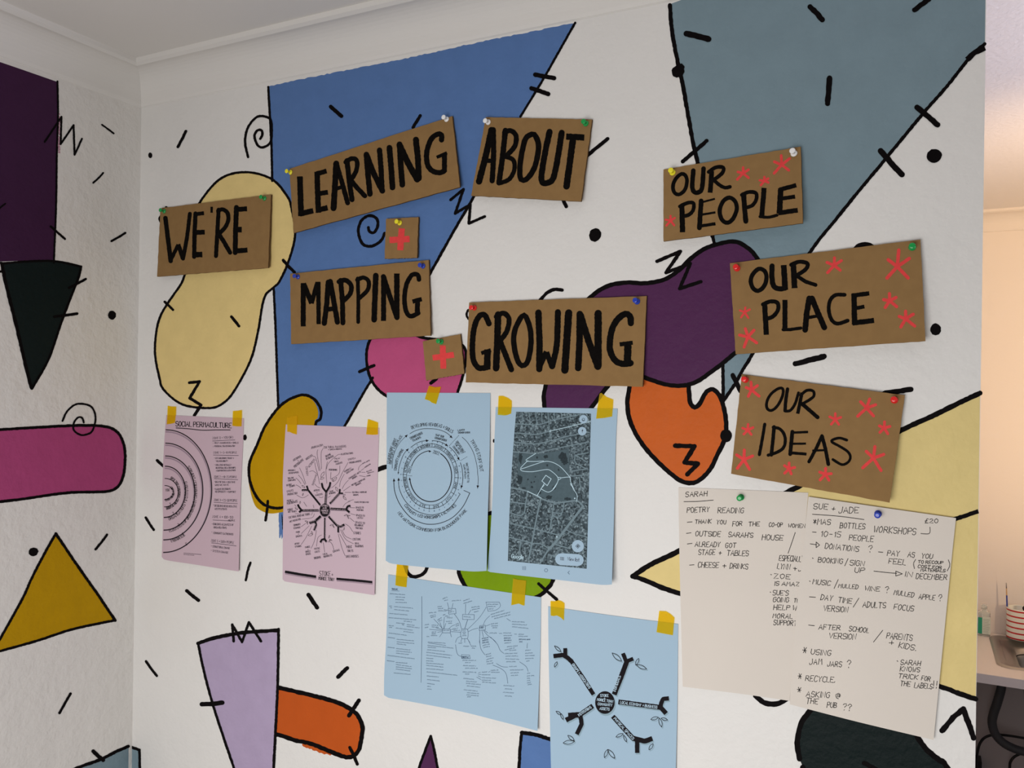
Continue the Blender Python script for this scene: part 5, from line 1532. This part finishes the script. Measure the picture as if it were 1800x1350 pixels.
M['stripe'] = mat('red_glaze', (176, 24, 30), 0.15, spec=.5)
M['wood'] = mat('pale_wood', (190, 150, 100), 0.5)
M['bluewood'] = mat('blue_lacquer', (44, 60, 140), 0.3)
M['dark'] = mat('dark_bristle', (40, 32, 30), 0.8)
M['label'] = mat('bottle_label', (196, 202, 190), 0.6)
M['labelgreen'] = mat('bottle_label_green', (38, 140, 110), 0.5)
M['lblink'] = mat('bottle_label_print', (120, 140, 128), 0.6)
M['panel'] = mat('grey_panel', (186, 176, 178), 0.7, k=1.0)


def glass(name, col):
    m = bpy.data.materials.new(name)
    m.use_nodes = True
    b = m.node_tree.nodes['Principled BSDF']
    b.inputs['Base Color'].default_value = col
    b.inputs['Roughness'].default_value = 0.08
    b.inputs['Transmission Weight'].default_value = 0.85
    b.inputs['IOR'].default_value = 1.33
    return m


M['clear'] = glass('clear_plastic', (.86, .93, .90, 1))

w = Ink()
w.box((0.6, KY, 0), (4.4, KY + .1, TOP), 'kwall')
structure(w, 'wall_kitchen')
w = Ink()
w.box((0.5, 0.10, 0), (0.6, KY, TOP), 'kwall')
structure(w, 'wall_kitchen_side')
w = Ink()
w.box((0.5, 0.10, TOP), (4.4, KY + .1, TOP + .08), 'kceil')
structure(w, 'ceiling_kitchen')
w = Ink()
w.grid([[Vector((0.6, KY - d, z)), Vector((4.4, KY - d, z))] for d, z in prof], 'kwall')
structure(w, 'trim_3')

# ---- worktop with a cut-out for the sink
ZW = 0.90
fl_, fr_ = on_z(1717.5, 1183.4, ZW), on_z(1800, 1194.5, ZW)
YF = (fl_.y + fr_.y) / 2
q_bl, q_fl = on_z(1737.5, 1116, ZW), on_z(1752.5, 1173, ZW)
SX0 = (q_bl.x + q_fl.x) / 2
SY0, SY1 = q_fl.y, min(q_bl.y, KY - .02)
SX1 = SX0 + .52
WX0, WX1 = 1.2, 3.4
THK = .03
w = Ink()
for lo, hi in (((WX0, YF, ZW - THK), (SX0 + .012, KY - .002, ZW)), ((SX1 - .012, YF, ZW - THK), (WX1, KY - .002, ZW)), ((SX0 + .012, YF, ZW - THK), (SX1 - .012, SY0 + .012, ZW)), ((SX0 + .012, SY1 - .012, ZW - THK), (SX1 - .012, KY - .002, ZW))):
    w.box(lo, hi, 'worktop')
wk = w.build('worktop', label='pale kitchen worktop with an inset steel sink, beyond the wall end', category='worktop')
e = Ink()
e.box((WX0, YF - .0015, ZW - THK), (WX1, YF, ZW - .001), 'worktop_edge')
e.build('edge_strip', parent=wk, label='pale lilac-white front edge strip')
# carcass end and back panel in the shade under the worktop
w = Ink()
w.box((WX0, KY - .024, 0), (WX1, KY - .004, ZW - THK), 'panel')
w.build('back_panel', parent=wk, label='grey back panel under the worktop')
w = Ink()
w.box((WX0 - .02, YF + .02, 0), (WX0, KY - .004, ZW - THK), 'panel')
w.build('end_panel', parent=wk)
w = Ink()
w.box((WX1, YF + .02, 0), (WX1 + .02, KY - .004, ZW - THK), 'panel')
w.build('end_panel', parent=wk)

# ---- sink
def rrect(x0, y0, x1, y1, r, z, n=6):
    out = []
    for cx, cy, a0 in ((x1 - r, y1 - r, 0), (x0 + r, y1 - r, 90), (x0 + r, y0 + r, 180), (x1 - r, y0 + r, 270)):
        for j in range(n + 1):
            a = math.radians(a0 + 90 * j / n)
            out.append(Vector((cx + r * math.cos(a), cy + r * math.sin(a), z)))
    return out


sk = empty('sink', ((SX0 + SX1) / 2, (SY0 + SY1) / 2, ZW), label='inset stainless steel kitchen sink beside the striped mug', category='sink')
off = Vector(sk.location)
loop = lambda i, r, z: [v - off for v in rrect(SX0 + i, SY0 + i, SX1 - i, SY1 - i, r, z)]
rim = [loop(0, .045, ZW + .0005), loop(.004, .043, ZW + .005), loop(.010, .04, ZW + .006), loop(.030, .035, ZW + .003), loop(.034, .033, ZW - .002)]
bas = [loop(.034, .033, ZW - .002), loop(.055, .05, ZW - .012), loop(.075, .055, ZW - .02), loop(.082, .055, ZW - .05), loop(.10, .06, ZW - .15), loop(.14, .05, ZW - .165)]
for nm, L_ in (('rim', rim), ('basin', bas)):
    i = Ink()
    i.smooth = True
    i.grid([l + [l[0]] for l in L_], 'stainless')
    if nm == 'basin':
        i.poly(L_[-1], 'stainless')
    i.build(nm, parent=sk)
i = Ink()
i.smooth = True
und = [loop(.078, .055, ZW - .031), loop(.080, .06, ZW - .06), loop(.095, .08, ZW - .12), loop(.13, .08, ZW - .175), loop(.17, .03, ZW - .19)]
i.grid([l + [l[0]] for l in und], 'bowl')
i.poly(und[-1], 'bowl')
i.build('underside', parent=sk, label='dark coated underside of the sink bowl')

# ---- waste hose and cables
YH = KY - .20
hp = [on_y(x, y, YH) for x, y in catmull([(1761, 1199), (1759.5, 1212), (1753, 1235), (1746, 1256), (1744, 1272), (1750, 1291), (1764, 1306), (1783, 1316), (1803, 1322), (1830, 1326)], n=10)]
i = Ink()
i.smooth = True
i.tube(hp, .0145, 'hose', ribs=.05)
i.build('waste_hose', label='thick grey hose curving down under the sink', category='hose', origin=hp[len(hp) // 2])
YC = KY - .12
for pts, lab in (([(1716, 1350), (1717.5, 1328), (1722, 1308), (1732, 1296), (1750, 1291.5), (1775, 1293.5), (1803, 1298), (1830, 1303)], 'thin black cable arching across the panel behind the hose'),
                 ([(1775, 1380), (1775, 1349), (1777, 1338), (1785, 1329), (1800, 1324), (1825, 1321)], 'thin black cable loop emerging lowest beneath the hose')):
    cp = [on_y(x, y, YC) for x, y in catmull(pts, n=8)]
    i = Ink()
    i.smooth = True
    i.tube(cp, .0045, 'cable', seg=8)
    i.build('cable', label=lab, category='cable', origin=cp[len(cp) // 2], group='cables under the worktop')

# ---- mug with brushes
mq = on_z(1789.0, 1113.5, ZW)
MR, MH = .046, .112
mug = empty('striped_mug', (mq.x, min(mq.y, KY - MR - .005), ZW + .0065), label='cream mug with red stripes holding a paintbrush, behind the sink', category='mug')
prof_m, mats_m = [(0, 0), (MR - .004, 0)], ['china']
nst = 6
pitch = MH / (nst - .3)
zz = .004
for s_ in range(nst):
    a = .003 + s_ * (MH - .012) / (nst - 1)
    prof_m += [(MR, a), (MR, a + .0055)]
    mats_m += ['china', 'stripe']
prof_m += [(MR, MH), (MR - .002, MH + .001), (MR - .004, MH - .001), (MR - .005, .006), (0, .005)]
mats_m += ['china', 'china', 'china', 'china', 'china']
i = Ink()
i.smooth = True
i.lathe(prof_m, 'china', seg=48, mats=mats_m)
i.build('body', parent=mug)
i = Ink()
i.smooth = True
i.tube(catmull([(0, 0, 0), (0, 0, 0)]) if False else [Vector((MR * .97 * 1 + .028 * math.sin(a), 0, MH * .5 + .034 * math.cos(a))) for a in [math.pi * j / 12 for j in range(13)]], .0055, 'china')
i.build('handle', parent=mug)

mc = Vector(mug.location)
bt = on_y(1768.8, 1024.5, mc.y)
bb = Vector((mc.x - MR * .72, mc.y, ZW + .03))
# keep the brush against the rim on its way out
rimp = on_y(1770.2, 1062, mc.y)
dirb = (bt - rimp).normalized()
base = rimp - dirb * .085
br_ = empty('paintbrush', rimp, label='slim paintbrush standing in the striped mug', category='paintbrush')


def along(a, b, ra, rb, mt, nm):
    i = Ink()
    i.smooth = True
    a, b = a - rimp, b - rimp
    t = (b - a).normalized()
    u = t.cross(Vector((0, 1, 0))).normalized()
    v = t.cross(u)
    ring = lambda p, r: [p + (u * math.cos(q) + v * math.sin(q)) * r for q in [2 * math.pi * j / 10 for j in range(11)]]
    i.grid([ring(a, ra), ring(b, rb)], mt)
    i.poly(ring(a, ra)[:-1], mt)
    i.poly(ring(b, rb)[:-1], mt)
    return i.build(nm, parent=br_)


Lb = (bt - rimp).length
along(base, rimp + dirb * Lb * .42, .0026, .0024, 'bluewood', 'handle')
along(rimp + dirb * Lb * .42, rimp + dirb * Lb * .74, .0022, .0016, 'wood', 'shaft')
along(rimp + dirb * Lb * .74, bt, .0015, .0007, 'dark', 'tip')

tc_ = Vector((mc.x + .020, mc.y - .01, ZW + MH + .006))
i = Ink()
i.smooth = True
i.lathe([(0, -.06), (.010, -.06), (.012, -.01), (.017, .004), (.012, .012), (0, .014)], 'dark', seg=16)
i.build('brush_head', label='dark rounded brush end poking out of the striped mug', category='brush', origin=None).location = tc_

# ---- hand gel bottle
bq0, bq1 = on_y(1718.0, 1112, KY - .06), on_y(1741.0, 1112, KY - .06)
bx, bwid = (bq0.x + bq1.x) / 2, (bq1.x - bq0.x)
bot = empty('gel_bottle', (bx, KY - .055, ZW + .0005), label='small clear bottle with a green label beside the sink, against the kitchen wall', category='bottle')
HB = .092


def ring2(rx, ry, z, n=28):
    e_ = .55
    out = []
    for j in range(n + 1):
        a = 2 * math.pi * j / n
        c, s = math.cos(a), math.sin(a)
        out.append(Vector((rx * math.copysign(abs(c) ** e_, c), ry * math.copysign(abs(s) ** e_, s), z)))
    return out


hx, hy = bwid / 2, .015
i = Ink()
i.smooth = True
i.grid([ring2(.001, .001, 0), ring2(hx * .94, hy * .9, 0), ring2(hx, hy, .004), ring2(hx, hy, HB - .008), ring2(hx * .93, hy * .9, HB - .002), ring2(.011, .009, HB), ring2(.009, .008, HB + .008), ring2(.001, .001, HB + .008)], 'clear')
i.build('body', parent=bot)
i = Ink()
i.smooth = True
i.grid([ring2(.001, .001, HB + .0085), ring2(.0105, .0105, HB + .0085), ring2(.0105, .0105, HB + .024), ring2(.001, .001, HB + .025)], 'clear')
i.build('cap', parent=bot)
i = Ink()
i.box((-hx * .96, -hy - .0008, .010), (-hx * .30, -hy - .0002, HB - .022), 'labelgreen')
i.box((-hx * .30, -hy - .0008, .010), (hx * .96, -hy - .0002, HB - .018), 'label')
lb = i.build('front_label', parent=bot, label='green and pale printed label')
i = Ink()
for j in range(10):
    i.box((-hx * .20, -hy - .0010, .014 + j * .0055), (hx * random.uniform(.55, .88), -hy - .00082, .0152 + j * .0055), 'lblink')
i.build('print', parent=lb)

# ---- dark box low by the wall end
q = on_y(1718, 1333, KY - .07)
i = Ink()
i.box((q.x - .03, KY - .10, q.z - .12), (q.x + .013, KY - .04, q.z), 'cable')
i.build('cable_box', label='small black box low under the worktop where the cable ends', category='box')
